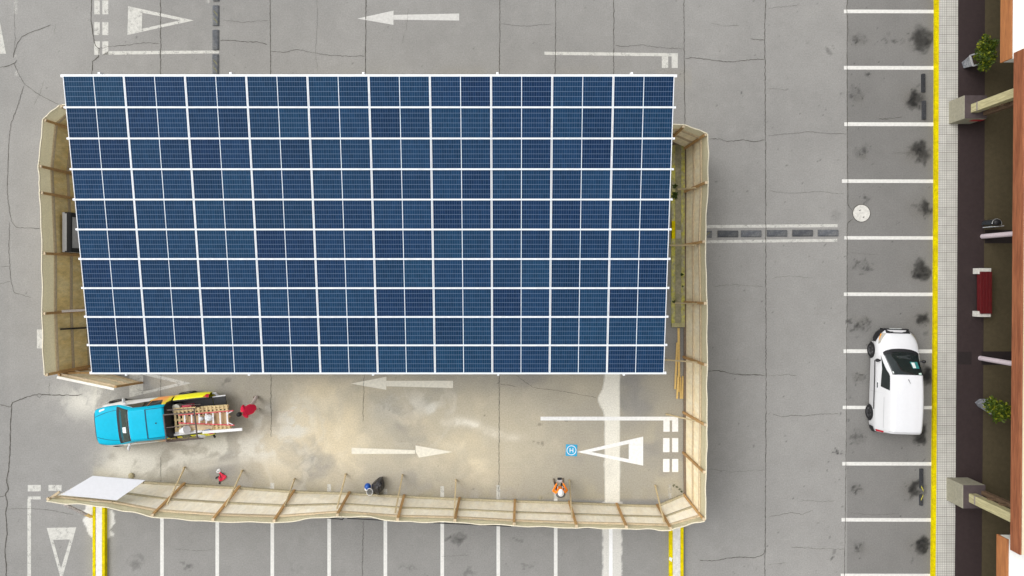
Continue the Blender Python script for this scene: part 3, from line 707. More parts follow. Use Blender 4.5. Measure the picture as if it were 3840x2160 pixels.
# white board lying across the end of the long hoarding
quad = [W(154, 1244, 2.75), W(234, 1196.5, 2.2), W(366.5, 1207.5, 2.2), W(295, 1258, 2.75)]
wb = MB().slab(quad, (0, 0, .04)).build('white_board', mat('white_board', (.60, .605, .63), .6, .03, 3, fine=.03)); tag(wb, 'large white sheet lying tilted on the end of the long hoarding', 'board')
bb = MB().beam(W(165, 1270, 1.6), W(231, 1301, .05), .16, .05, mi=0); bb.beam(W(217, 1294, .42), W(231, 1301, .06), .17, .06, mi=1)
tag(bb.build('prop_board', [mat('stained_board', (.6, .55, .5), .8, .35, 9, col2=(.33, .28, .26)), M_FRESHWOOD]), 'stained prop board leaning out to the plaster covered kerb', 'plank')

# loose timbers on the ground by the tall hoarding
planks = [((1707, 825), (1708, 986), .09, 'longest yellow timber of the loose pile by the hoarding foot'), ((1703.5, 862), (1698, 979), .07, 'yellow timber of the loose pile lying closest to the canopy'),
          ((1706, 945), (1703, 1003), .075, 'short orange timber wedged in the middle of the loose pile'), ((1711, 948), (1712.5, 1003), .075, 'yellow timber at the near ends of the loose pile'), ((1717.5, 946), (1716.5, 1003), .06, 'thin timber of the loose pile against the hoarding foot')]
for k, (a, b_, w, lab) in enumerate(planks):
    z = .04 + .075 * (k in (1, 2)) 
    bb = MB().beam(W(*a, z), W(*b_, z), w, .07)
    tag(bb.build('timber_plank', M_FRESHWOOD), lab, 'timber', 'loose timbers by the tall hoarding')

# white cabinet with a black framed front
cab = thing('cabinet', W(234, 589), 'white cabinet with black framed grey front half under the canopy', 'cabinet')
a0, a1 = W(224, 537), W(224, 641); yy0, yy1 = a1.y + .05, a0.y - .12; xx = a0.x
cyy, cdy = (yy0 + yy1) / 2, yy1 - yy0
cb_ = MB().box((xx + .15, cyy, .96), (.30, cdy, 1.92)); cb_.build('casing', mat('cabinet_white', (.66, .66, .65), .6, .06, 3, fine=.03), cab, bevel=.012)
fr = MB()
for z, hh in ((1.86, .12), (.10, .16)): fr.box((xx + .325, cyy, z), (.05, cdy, hh))
for s in (-1, 1): fr.box((xx + .325, cyy + s * (cdy / 2 - .09), .98), (.05, .18, 1.6))
fr.box((xx + .26, cyy, 1.925), (.12, cdy, .02))
for s in (-1, 1): fr.box((xx + .22, cyy + s * (cdy / 2 - .02), 1.923), (.2, .05, .018))
fr.build('black_frame', M_BLACK, cab)
MB().box((xx + .315, cyy, .98), (.02, cdy - .36, 1.6)).build('front_panel', mat('grey_panel', (.46, .46, .47), .5, .1, 2), cab)

bb = MB().tube([W(226, 824, .02), W(153, 828, 2.05)], .035, 8)
tag(bb.build('black_pole', M_BLACK), 'thin black pole leaning on the plywood of the mesh hoarding', 'pole')
cu = MB().tube([W(229, 690, .03), W(222, 735, .03), W(220, 790, .03), W(226, 800, .03), W(250, 800, .03), W(300, 780, .03)], .02, 6)
tag(cu.build('cable', mat('pale_cable', (.6, .5, .42), .6, .05, 5)), 'pale cable looping on the ground below the white cabinet', 'cable')

# ================================================================== TRAFFIC ISLANDS
def island(label, u0, u1, v0, v1, w, ym, cm, z=.15):
    c = W((u0 + u1) / 2, (v0 + v1) / 2)
    r = thing('traffic_island', (c.x, c.y, 0), label, 'traffic island', 'low islands with yellow edges')
    def bx(name, a, b_, c_, d, zz, m):
        p, q_ = W(a, c_), W(b_, d); bb = MB().box(((p.x + q_.x) / 2, (p.y + q_.y) / 2, zz / 2 - .03), (q_.x - p.x, p.y - q_.y, zz + .06)); return bb.build(name, m, r, bevel=.015)
    bx('kerb', u0, u0 + w, v0, v1, z, ym); bx('kerb', u1 - w, u1, v0, v1, z, ym)
    bx('island_top', u0 + w, u1 - w, v0, v1, z - .015, cm)
    return r, bx
isl, bx = island('faded yellow edged island with weeds along the foot of the tall hoarding', 1688, 1721, 366, 822, 9, M_YELLOW_OLD, mat('mossy_concrete', (.33, .30, .21), .9, .2, 2.5, col2=(.25, .24, .14), fine=.15))
bx('bright_kerb', 1688, 1697, 556, 601, .156, M_YELLOW); bx('end_kerb', 1688, 1721, 812, 822.5, .157, mat('mossy_kerb', (.40, .37, .2), .9, .2, 4, fine=.1)); bx('cover_slab', 1699, 1711.5, 579, 601, .158, M_CONC)
island('yellow edged white island dusted with plaster outside the hoarding', 239, 270, 1264, 1475, 7.5, M_YELLOW, mat('plaster_dusted_concrete', (.70, .68, .64), .9, .1, 3, fine=.1), .2)
island('yellow edged grey island by the corner of the tall hoarding', 1682, 1717.3, 1300, 1475, 8, M_YELLOW, M_CONC_PALE, .2)
def tuft(u, v, z, r, n, lab, m=M_LEAFD):
    bb = MB(); c = W(u, v, z)
    for k in range(n):
        a = random.uniform(0, 6.28); l = r * random.uniform(.5, 1.1); h = random.uniform(.02, .12); w = r * .22
        d = Vector((math.cos(a), math.sin(a), 0)); s = Vector((-d.y, d.x, 0)) * w
        bb.add([c, c + d * l * .5 + s + Vector((0, 0, h)), c + d * l + Vector((0, 0, h * .6)), c + d * l * .5 - s + Vector((0, 0, h))], [(0, 1, 2, 3)])
    return tag(bb.build('weed', m), lab, 'weed', 'weeds growing on the mossy island and by the hoarding')
tuft(1697.5, 469, .14, .16, 14, 'small starry weed nearest the high end of the mossy island'); tuft(1697, 491, .14, .2, 34, 'bushy weed beside the mossy island prop')
tuft(1714.5, 690, .14, .09, 20, 'dark weed on the mossy island between two props', M_LEAFD); tuft(1716, 720, .14, .07, 14, 'tiny weed in the mossy island joint')
tuft(1695, 758, .14, .1, 16, 'weed at the mossy island edge by a prop foot')
bb = MB(); bb.beam(W(122, 1256, 2.8), W(150, 1237, 2.72), .09, .07); bb.beam(W(119, 1257, 2.9), W(124, 1253, 2.9), .12, .07); bb.build('end_block', M_BATTEN, front_hd)
for k, (u, v) in enumerate(((1694, 1221), (1702, 1224), (1709, 1230), (1714, 1236))): tuft(u, v, .01, .07, 8, ('weed farthest from the hoarding corner', 'second weed in the arc of weeds at the hoarding corner', 'third weed in the arc of weeds at the hoarding corner', 'weed touching the hoarding corner')[k])

# ================================================================== CANOPY BUILDING
bld = thing('canopy_building', W(2600, 700), 'shopfront building with brown timber fascias and white flat roofs', 'building')
def fx(v): return -8.0 * (v - 200) / 1100.0          # the front is turned a little
def roof(vg0, vg1, ug, z0, z1, mf, mr, name):
    a, c = W(ug + fx(vg0), vg0), W(ug + fx(vg1), vg1)
    far0, far1 = W(2990, vg0), W(2990, vg1)
    th = .07
    rb = MB().prism([(a.x + th, a.y - .0), (far0.x, far0.y), (far1.x, far1.y), (c.x + th, c.y)], z0 + .08, z1 - .03)
    r = rb.build(name, mr, bld)
    MB().prism([(a.x, a.y), (a.x + th, a.y), (c.x + th, c.y), (c.x, c.y)], z0, z1).build('fascia', mf, r, world=True)
    return r
R1 = roof(-700, 219.5, 1285 + 1092.5, 3.6, 4.2, M_FASCIA2, M_ROOFWHITE, 'roof')
R2 = roof(212, 1288, 1285 + 1089.3, 4.45, 4.97, M_FASCIA, M_ROOFCREAM, 'roof')
R3 = roof(1271, 2100, 1285 + 1092.3, 3.6, 4.2, M_FASCIA2, M_ROOFWHITE, 'roof')
wa, wb_ = W(2740, -700), W(2740, 2100)
MB().box(((wa.x + .15), (wa.y + wb_.y) / 2, 2.2), (.3, wa.y - wb_.y, 4.2)).build('wall', M_WALL, bld)
for v in range(-100, 1600, 240):
    p = W(2738, v); o = MB().box((p.x - .005, p.y, 1.5), (.06, 2.6, 2.4)).build('window', M_GLASS, bld)
    f_ = MB()
    for s in (-1, 0, 1): f_.box((p.x - .03, p.y + s * 1.3, 1.5), (.08, .07, 2.5))
    for z in (.28, 2.72): f_.box((p.x - .031, p.y, z), (.078, 2.6, .07))
    f_.build('window_frame', M_STEEL, o)
def plinth(u0, u1, v0, v1, z):
    p, q_ = W(u0, v0, .12), W(u1, v1, .12); o = MB().box(((p.x + q_.x) / 2, (p.y + q_.y) / 2, z / 2 + .03), (q_.x - p.x, p.y - q_.y, z)).build('column_base', M_CONC_OLIVE, bld, bevel=.015); MB().box(((p.x + q_.x) / 2 + .01, (p.y + q_.y) / 2, z + .035), (q_.x - p.x - .02, p.y - q_.y - .01, .016)).build('dark_top', mat('plum_top', (.075, .058, .06), .75, .12, 2.5, fine=.1), o)  # thin plum sheet makes the top of the base darker
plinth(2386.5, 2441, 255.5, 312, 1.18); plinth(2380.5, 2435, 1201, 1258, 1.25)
def timber(u, v, w, zb, flip):
    p = W(u, v, .12); o = MB().box((p.x + .16, p.y, (zb + 4.5) / 2), (.32, w, 4.5 - zb)).build('column', M_GLULAM, bld, bevel=.006)
    MB().box((p.x + .16, p.y, zb + .42), (.328, w + .008, .09)).build('strap', mat('rusty_steel', (.33, .29, .26), .6, .2, 5, metal=.3), o)
    MB().box((p.x + .62, p.y + flip * .22, (zb + 4.5) / 2), (.2, .16, 4.5 - zb)).build('column', M_TIMBERDARK, bld)
    for z in (zb + .9, zb + 1.6): MB().box((p.x + .55, p.y + flip * .2, z), (.6, .1, .16)).build('bracket', M_TIMBERDARK, bld)
timber(2402.5, 287.5, .36, 1.2, -1); timber(2395, 1232, .36, 1.25, 1)
for (u, v) in ((2466, 594.8), (2460.5, 901)):
    p = W(u, v, .12); MB().tube([(p.x + .1, p.y, .12), (p.x + .1, p.y, 4.5)], .105, 16).build('round_column', M_LILAC, bld, smooth=40)
p = W(2420, 312.5); MB().box((p.x + .1, p.y - .012, .85), (.5, .02, .3)).build('red_plate', M_REDPAINT, bld)

# ================================================================== STREET FURNITURE
bench = thing('bench', W(2463, 736), 'dark red wooden bench on two pale concrete blocks', 'bench')
bz = .12
def gbox(name, u0, u1, v0, v1, z0, z1, m, parent, bev=.012, mi=0):
    p, q_ = W(u0, v0, .12), W(u1, v1, .12)
    return MB().box(((p.x + q_.x) / 2, (p.y + q_.y) / 2, (z0 + z1) / 2), (q_.x - p.x, p.y - q_.y, z1 - z0)).build(name, m, parent, bevel=bev)
gbox('leg', 2447, 2477, 675, 689.5, bz, bz + .44, M_CONC_PALE, bench); gbox('leg', 2446, 2476, 782, 796, bz, bz + .44, M_CONC_PALE, bench)
p0, p1 = W(2446.5, 683.6, .12), W(2445.5, 788, .12)
bb = MB()
for k in range(4):
    x = p0.x + .02 + k * .128
    bb.box((x + .06, (p0.y + p1.y) / 2, bz + .475), (.118, p0.y - p1.y, .07))
bb.box((p0.x + .008, (p0.y + p1.y) / 2, bz + .38), (.03, (p0.y - p1.y) - .25, .14))
bb.build('seat', M_BENCHRED, bench, bevel=.008)

bn = thing('litter_bin', W(2468, 571), 'black half round litter bin beside a round column', 'litter bin')
c = W(2472, 566.5, .12)
bb = MB(); prof = [(.20 * math.cos(t), .20 * math.sin(t)) for t in [R(a) for a in range(-10, 200, 15)]]
bb.prism([(c.x + x, c.y + y) for x, y in prof], .35, 1.05); bb.build('bin_body', mat('bin_black', (.03, .035, .04), .3, .1, 5, spec=.6), bn, smooth=40)
bb = MB(); bb.tube([(c.x + x * 1.02, c.y + y * 1.02, 1.06) for x, y in prof], .014, 6); bb.build('rim', M_STEEL, bn)
MB().ball((c.x + .0, c.y + .05, 1.06), (.17, .14, .12), 14, 6, zmin=0).build('lid', M_BLACK, bn, smooth=True)
MB().box((c.x - .02, c.y - .12, .68), (.30, .02, .6)).build('silver_stripe', mat('silver_plate', (.55, .58, .6), .4, .05, 5), bn)
MB().tube([(c.x + .22, c.y - .1, .12), (c.x + .22, c.y - .1, 1.15)], .03, 8).build('post', M_STEEL, bn)

def planter(u, v, rot, z, wt, wb, m, label, lean, blobs, n, lc):
    o = W(u, v); r = thing('planter', (o.x, o.y, .12), label, 'planter', rz=0)
    def ring(w, zz): 
        return [(w / 2 * (sx * math.cos(rot) - sy * math.sin(rot)), w / 2 * (sx * math.sin(rot) + sy * math.cos(rot)), zz) for sx, sy in ((-1, -1), (1, -1), (1, 1), (-1, 1))]
    MB().hexa(ring(wb, 0) + ring(wt, z)).build('pot', m, r, world=False, bevel=.015)
    bb = MB()
    rg = ring(wt, z + .02); 
    for k in range(4): bb.beam(rg[k], rg[(k + 1) % 4], .05, .06)
    bb.build('rim', mat('stone_rim', (.42, .42, .43), .6, .2, 5), r, world=False)
    MB().hexa(ring(wt - .08, z - .05) + ring(wt - .08, z + .012)).build('soil', M_SOIL, r, world=False)
    plant = bpy.data.objects.new('shrub', None); COL.objects.link(plant); plant.location = (o.x, o.y, .12 + z); 
    tag(plant, lean, 'plant')
    st = MB(); lf = MB(); rr = random.Random(int(u))
    for (x, y, zz, rad, cnt) in blobs:
        st.tube([(0, 0, 0), (x * .4 + rr.uniform(-.04, .04), y * .4, zz * .55), (x, y, zz)], [.018, .012, .005], 5)
        for k in range(int(cnt * .95)):
            while True:
                a = Vector((rr.uniform(-1, 1), rr.uniform(-1, 1), rr.uniform(-1, 1)))
                if .15 < a.length < 1: break
            p = Vector((x, y, zz)) + a * rad * rr.uniform(.8, 1.35); l = rr.uniform(.045, .085); w = l * .55
            d = Vector((rr.uniform(-1, 1), rr.uniform(-1, 1), rr.uniform(-.5, .6))).normalized(); s = d.cross(Vector((rr.uniform(-.4, .4), rr.uniform(-.4, .4), 1))).normalized()
            lf.add([p - d * l, p + s * w, p + d * l, p - s * w], [(0, 1, 2, 3)], rr.choice((0, 0, 0, 1, 1, 2)))
    st.build('stem', M_BARK, plant, world=False); lf.build('leaves', [M_LEAF, M_LEAFD, M_LEAFY], plant, world=False)
    return r
pot_u, pot_v = 2424.5, 164
pp = W(pot_u, pot_v)
def blob(u, v, z, rad, n): 
    a = W(u, v, z + .9); return (a.x - pp.x, a.y - pp.y, z, rad, n)
planter(pot_u, pot_v, R(17.5), .75, .47, .28, M_STONE, 'tapered bluish stone planter holding the taller shrub', 'tall loose yellow green shrub in the tapered stone planter',
        [blob(2479, 95, .95, .16, 60), blob(2477, 112, .8, .22, 110), blob(2490, 118, .75, .24, 110), blob(2472, 140, .7, .26, 150), blob(2468, 128, .55, .18, 50), blob(2487, 150, .65, .27, 140), blob(2478, 158, .5, .24, 110), blob(2500, 112, .85, .2, 80), blob(2496, 138, .6, .26, 90), blob(2469, 172, .45, .12, 24), blob(2480, 170, .5, .16, 40)], 0, 0)
pot_u, pot_v = 2458, 1012.5
pp = W(pot_u, pot_v)
planter(pot_u, pot_v, R(38), .8, .46, .26, M_STONE, 'tapered bluish stone planter holding the rounder shrub', 'round dense green shrub in the smaller looking stone planter',
        [blob(2490, 1020, .5, .24, 150), blob(2497, 1010, .6, .2, 90), blob(2503, 1030, .6, .27, 170), blob(2516, 1038, .75, .27, 170), blob(2520, 1024, .8, .24, 130), blob(2512, 1050, .7, .22, 100), blob(2530, 1030, .95, .26, 130), blob(2533, 1042, .9, .22, 90)], 0, 0)

# rubber wheel stops and humps
M_HAZ = mat('worn_hazard_yellow', (.17, .165, .10), .85, .4, 9)
M_RACKBOLT = mat('dull_bolt', (.10, .10, .10), .6)
def module(name, c, L, w, h, rz, label, cat, group, stripes=(), m=M_RUBBER, hm=None):
    r = thing(name, c, label, cat, group, rz)
    pr = [(-w / 2, 0), (-w / 2, .012), (-w * .30, h), (w * .30, h), (w / 2, .012), (w / 2, 0)]
    v = [(x, y, z) for x in (-L / 2, -L / 2 + .015, L / 2 - .015, L / 2) for y, z in pr]
    f = [(i * 6 + j, i * 6 + (j + 1) % 6, i * 6 + 6 + (j + 1) % 6, i * 6 + 6 + j) for i in range(3) for j in range(6)] + [tuple(reversed(range(6))), tuple(range(18, 24))]
    MB().add(v, f).build('rubber_body', m, r, world=False)
    for x, s in stripes:
        g = w * .29; dx = .10 * s; hw = .045
        MB().slab([(x - hw - dx, -g, h + .001), (x + hw - dx, -g, h + .001), (x + hw + dx, g, h + .001), (x - hw + dx, g, h + .001)], (0, 0, .002)).build('hazard_stripe', M_HAZ if name == 'speed_hump' else M_HAZ2, r, world=False)
    bb = MB()
    for x in (-L * .3, L * .3): bb.tube([(x, 0, h), (x, 0, h + .006)], .014, 8)
    bb.build('bolt', M_RACKBOLT, r, world=False)
    return r
def umod(name, u0, u1, v0, v1, vert, label, cat, group, stripes=(), h=.055):
    p = W((u0 + u1) / 2, (v0 + v1) / 2, .0); w = abs(u1 - u0) / PPM; l = abs(v1 - v0) / PPM
    p.z = .006
    return module(name, p, l if vert else w, w if vert else l, h, R(-90) if vert else 0, label, cat, group, stripes, M_HUMP if name == 'speed_hump' else M_RUBBER)
g = 'rubber speed hump modules across the lanes'
hv = [(-40, 3, 'crossing the picture edge'), (14.5, 65, 'with faint scratches and a yellow fleck'), (76, 126, 'plain and dusty above the worn stop line end'), (137.5, 188, 'with pale scuffs touching the canopy edge')]
for k, (a, b_, t) in enumerate(hv):
    umod('speed_hump', 535.5 - .4 * k, 552.5 - .4 * k, a, b_, True, 'upright rubber hump module ' + t, 'speed hump', g, ((-.1, 1), (.22, 1)) if k in (1, 3) else ())
hh = [(1738, 1790, 580.7, 598, 'with a clear yellow chevron by the hoarding foot'), (1805, 1856.5, 580, 597, 'first whole one from the hoarding'), (1863.5, 1914.5, 579.5, 596.5, 'second whole one from the hoarding'), (1928.7, 1979.5, 578.5, 595.5, 'lying across the long paving joint'), (1993, 2044, 578, 595, 'bluish, second from the manhole side'), (2057, 2108, 577.7, 594.7, 'darkest, nearest the manhole cover')]
for k, (a, b_, c_, d, t) in enumerate(hh):
    umod('speed_hump', a, b_, c_, d, False, 'flat lane rubber hump module ' + t, 'speed hump', g, ((.26, 1),) if k == 0 else ())
bb = MB()
g = 'black rubber wheel stops in the parking bays'
M_HAZ2 = mat('hazard_yellow', (.45, .40, .05), .8, .3, 9)
ws_ = [(2316.5, 2326.5, 187, 232.5, 'dusty black wheel stop with a pale end nearest the taller shrub', ()), (2318, 2328.5, 254.5, 301, 'dusty black wheel stop beside the oil stain in the same bay as another', ()),
       (2312, 2321.5, 1178.5, 1228, 'black wheel stop with a yellow chevron at its lower end', ((.42, 1),)), (2311.5, 2320.5, 1243.5, 1270.5, 'short broken black wheel stop with a yellow chevron', ((-.12, -1),))]
for a, b_, c_, d, t, s in ws_: umod('wheel_stop', a, b_, c_, d, True, t, 'wheel stop', g, s, .1)
c = W(2167, 536.5)
mh = MB().tube([(c.x, c.y, -.02), (c.x, c.y, .012)], .37, 40).build('manhole_cover', M_CONC_PALE); tag(mh, 'round pale concrete manhole cover on the paving joint', 'manhole cover')
MB().tube([(c.x + .386 * math.cos(t / 24 * 6.2832), c.y + .386 * math.sin(t / 24 * 6.2832), .006) for t in range(25)], .014, 5).build('cover_ring', M_CRACK, mh)
bb = MB()
for dx, dy in ((-.07, .13), (.09, -.17)): bb.box((c.x + dx, c.y + dy, .014), (.07, .035, .006), .6)
bb.build('lifting_hole', M_BLACK, mh)

# landing pad
c = W(1437.5, 1132.5)
pad = MB().box((c.x, c.y, .012), (.50, .51, .022), R(-2)).build('landing_pad', mat('pad_blue', (.03, .36, .62), .6, .12, 8)); tag(pad, 'small blue square drone landing pad with white H in a ring', 'landing pad')
bb = MB(); n = 40
for k in range(n):
    a0_, a1_ = 2 * math.pi * k / n, 2 * math.pi * (k + 1) / n
    bb.add([(c.x + r_ * math.cos(a), c.y + r_ * math.sin(a), .0255) for r_, a in ((.185, a0_), (.215, a0_), (.215, a1_), (.185, a1_))], [(0, 1, 2, 3)])
for dx, dy, w, h_ in ((-.065, 0, .032, .19), (.065, 0, .032, .19), (0, 0, .1, .03)):
    bb.add([(c.x + dx + sx * w / 2, c.y + dy + sy * h_ / 2, .0255) for sx, sy in ((-1, -1), (1, -1), (1, 1), (-1, 1))], [(0, 1, 2, 3)])
bb.build('letter', PAINT_FRESH, pad)
# ================================================================== VEHICLES
def cr(p0, p1, p2, p3, t):
    return [.5 * (2 * b + (c - a) * t + (2 * a - 5 * b + 4 * c - d) * t * t + (-a + 3 * b - 3 * c + d) * t ** 3) for a, b, c, d in zip(p0, p1, p2, p3)]
class Loft:
    """half body: stations (x, [(y,z) from the top centre to the bottom centre])"""
    def __init__(s, st, lin=False): s.st = st; s.n = len(st); s.m = len(st[0][1]); s.lin = lin
    def prof(s, i, v):
        P = s.st[max(0, min(s.n - 1, i))]; pts = P[1]; v = max(0, min(s.m - 1.0001, v)); k = int(v); t = v - k
        g = lambda j: pts[max(0, min(s.m - 1, j))]
        a = (-pts[1][0], pts[1][1]) if k == 0 else g(k - 1)
        b, c, d = g(k), g(k + 1), g(k + 2)
        if k == s.m - 3: d = (2 * c[0] - b[0], 2 * c[1] - b[1])
        if s.lin or k >= s.m - 2: y, z = b[0] + (c[0] - b[0]) * t, b[1] + (c[1] - b[1]) * t
        else: y, z = cr(a, b, c, d, t)
        return (P[0], max(0, y), z)
    def ev(s, u, v, side=1):
        sg = side
        if v < 0: v = -v; sg = -side
        u = max(0, min(s.n - 1.0001, u)); k = int(u); t = u - k
        a, b, c, d = (s.prof(k + j, v) for j in (-1, 0, 1, 2))
        if k == 0: a = [2 * x - y for x, y in zip(b, c)]
        if k + 2 > s.n - 1: d = [2 * x - y for x, y in zip(c, b)]
        p = cr(a, b, c, d, t); return Vector((p[0], sg * max(0, p[1]) , p[2]))
    def body(s, mb, per=6, pv=5, v0=0, v1=None, mi=0):
        v1 = s.m - 1 if v1 is None else v1
        nu, nv = (s.n - 1) * per, int(round((v1 - v0) * pv))
        for side in (1, -1):
            mb.grid(lambda a, b: s.ev(a * (s.n - 1), v0 + b * (v1 - v0), side), nu, nv, mi)
        return mb
    def norm(s, u, v, side):
        e = .03; a = s.ev(u + e, v, side) - s.ev(u - e, v, side); b = s.ev(u, v + e, side) - s.ev(u, v - e, side)
        n = a.cross(b); 
        if n.length < 1e-9: return Vector((0, 0, 1))
        n.normalize()
        c = s.ev(u, v, side) - Vector((s.ev(u, v, side).x, 0, .8))
        return n if n.dot(c) >= 0 else -n
    def ux(s, x, v=3):
        lo, hi = 0, s.n - 1.001
        for _ in range(40):
            m_ = (lo + hi) / 2
            if s.ev(m_, v).x > x: lo = m_
            else: hi = m_
        return lo
    def bowed(s, mb, v0, v1, xa, xb, bow, off, nu=24, nv=12, taper=0):
        def fn(a, b):
            v = (v0 + (v1 - v0) * a) * (1 - taper * b); u = s.ux((xa - bow[0] * (v / 2) ** 2) * (1 - b) + (xb - bow[1] * (v / 2) ** 2) * b, abs(v))
            return s.ev(u, v, 1) + s.norm(u, v, 1) * off
        return mb.grid(fn, nu, nv)
    def patch(s, mb, c, side=1, off=.008, nu=10, nv=8, mi=0):
        """c: four corners (x, v) in order; a bilinear patch lying just above the body"""
        c = [(s.ux(x, abs(v)), v) for x, v in c]
        def fn(a, b):
            u = (c[0][0] * (1 - a) + c[1][0] * a) * (1 - b) + (c[3][0] * (1 - a) + c[2][0] * a) * b
            v = (c[0][1] * (1 - a) + c[1][1] * a) * (1 - b) + (c[3][1] * (1 - a) + c[2][1] * a) * b
            return s.ev(u, v, side) + s.norm(u, v, side) * off
        return mb.grid(fn, nu, nv, mi)
def wheel(parent, x, y, r, w, side, rimcol):
    t = MB(); n = 28
    pr = [(-w / 2, r * .72), (-w / 2, r * .93), (-w * .36, r), (w * .36, r), (w / 2, r * .93), (w / 2, r * .70), (w * .3, r * .64)]
    for k in range(n):
        a0, a1 = 2 * math.pi * k / n, 2 * math.pi * (k + 1) / n
        for (p, q_), (p2, q2) in zip(pr[:-1], pr[1:]):
            t.add([(x + q_ * math.cos(a0), y + side * p, r + q_ * math.sin(a0)), (x + q_ * math.cos(a1), y + side * p, r + q_ * math.sin(a1)),
                   (x + q2 * math.cos(a1), y + side * p2, r + q2 * math.sin(a1)), (x + q2 * math.cos(a0), y + side * p2, r + q2 * math.sin(a0))], [(0, 1, 2, 3)])
    e = bpy.data.objects.new('wheel', None); COL.objects.link(e); e.parent = parent
    t.build('tyre', M_TYRE, e, world=False, smooth=40)
    d = MB()
    yo = y + side * w * .30
    d.tube([(x, yo - side * .02, r), (x, yo, r)], r * .30, 16)
    for k in range(10):
        a = 2 * math.pi * k / 10 + (.12 if k % 2 else -.12); 
        d.beam((x + r * .15 * math.cos(a), yo, r + r * .15 * math.sin(a)), (x + r * .67 * math.cos(a), yo + side * .012, r + r * .67 * math.sin(a)), .035, .03, up=(0, side, 0))
    ring = [(x + r * .67 * math.cos(t_), yo, r + r * .67 * math.sin(t_)) for t_ in [2 * math.pi * k / 24 for k in range(25)]]
    d.tube(ring, .022, 6, caps=False)
    d.build('rim', rimcol, e, world=False)
    MB().tube([(x, yo - side * .07, r), (x, yo - side * .05, r)], r * .66, 20).build('brake_disc', M_BLACK, e, world=False)
M_LAMP = mat('headlamp_glass', (.40, .385, .34), .1, .25, 20, spec=.6)
M_AMBER = mat('amber_lamp', (.75, .33, .05), .2, .1, 10)
M_TAIL = mat('red_lamp', (.55, .01, .03), .15, .15, 12, spec=.6)
M_RIM = mat('alloy', (.16, .16, .17), .35, .1, 5, metal=.7)
M_SEAM = mat('panel_seam', (.06, .07, .075), .7, .1, 5)
M_PAPER = mat('paper', (.70, .74, .72), .7, .05, 5)
M_TEAL = mat('teal_card', (.03, .20, .19), .5, .2, 12)

# ---- white panel van
o = W(2231.5, 957)
van = thing('panel_van', o, 'white panel van with black bumper parked across the bay lines by the yellow kerb', 'van', rz=R(90 - 1.75))
V_ = Loft([
    (2.27, [(0, .68), (.26, .67), (.42, .64), (.50, .57), (.52, .46), (.50, .28), (0, .27)]),
    (2.16, [(0, .83), (.34, .82), (.54, .76), (.63, .67), (.68, .52), (.66, .26), (0, .25)]),
    (1.95, [(0, .95), (.40, .935), (.65, .87), (.75, .77), (.81, .58), (.78, .25), (0, .24)]),
    (1.68, [(0, 1.02), (.44, 1.0), (.73, .93), (.83, .83), (.885, .63), (.85, .24), (0, .24)]),
    (1.38, [(0, 1.08), (.45, 1.06), (.74, .99), (.85, .90), (.905, .68), (.87, .24), (0, .24)]),
    (1.00, [(0, 1.38), (.42, 1.36), (.70, 1.24), (.86, .98), (.91, .72), (.88, .24), (0, .24)]),
    (.62, [(0, 1.64), (.42, 1.62), (.665, 1.51), (.855, 1.03), (.91, .74), (.88, .24), (0, .24)]),
    (.40, [(0, 1.725), (.42, 1.71), (.655, 1.62), (.85, 1.05), (.91, .75), (.88, .24), (0, .24)]),
    (-.2, [(0, 1.80), (.42, 1.79), (.66, 1.70), (.845, 1.07), (.91, .75), (.88, .24), (0, .24)]),
    (-1.0, [(0, 1.815), (.42, 1.805), (.665, 1.72), (.845, 1.07), (.91, .75), (.88, .24), (0, .24)]),
    (-1.75, [(0, 1.79), (.42, 1.78), (.65, 1.69), (.835, 1.06), (.90, .74), (.87, .25), (0, .25)]),
    (-1.97, [(0, 1.74), (.42, 1.73), (.63, 1.64), (.81, 1.05), (.88, .73), (.85, .27), (0, .27)]),
    (-2.04, [(0, 1.60), (.40, 1.59), (.60, 1.50), (.78, 1.02), (.85, .72), (.83, .28), (0, .28)]),
    (-2.10, [(0, 1.15), (.3, 1.14), (.55, 1.08), (.74, .95), (.82, .70), (.80, .30), (0, .30)])])
mb = V_.body(MB(), 5, 4)
# back closing face
ring = [V_.ev(V_.n - 1.001, k * .25, 1) for k in range(25)] + [V_.ev(V_.n - 1.001, k * .25, -1) for k in range(24, 0, -1)]
mb.sheet(ring); ring = [V_.ev(0, k * .25, 1) for k in range(25)] + [V_.ev(0, k * .25, -1) for k in range(24, 0, -1)]; mb.sheet(ring)
mb.build('body', M_WHITE, van, world=False, smooth=38)
b1 = MB()
for s in (1, -1):
    V_.patch(b1, [(2.27, 2.2), (1.75, 3.9), (1.75, 5.2), (2.27, 5.2)], s, .018, 10, 8)
V_.patch(b1, [(2.265, -2.4), (2.265, 2.4), (2.13, 1.75), (2.13, -1.75)], 1, .016, 16, 5)
b1.box((2.29, 0, .47), (.06, 1.1, .3))
b1.build('front_bumper', M_BLACK, van, world=False, smooth=40)
MB().box((2.325, 0, .55), (.02, .5, .1)).build('number_plate', M_PAPER, van, world=False)
b1 = MB()
for s in (1, -1): V_.patch(b1, [(-1.9, 4.1), (-2.09, 3.9), (-2.09, 5.2), (-1.9, 5.2)], s, .03)
b1.box((-2.12, 0, .42), (.09, 1.6, .2)); b1.build('rear_bumper', M_BLACK, van, world=False)
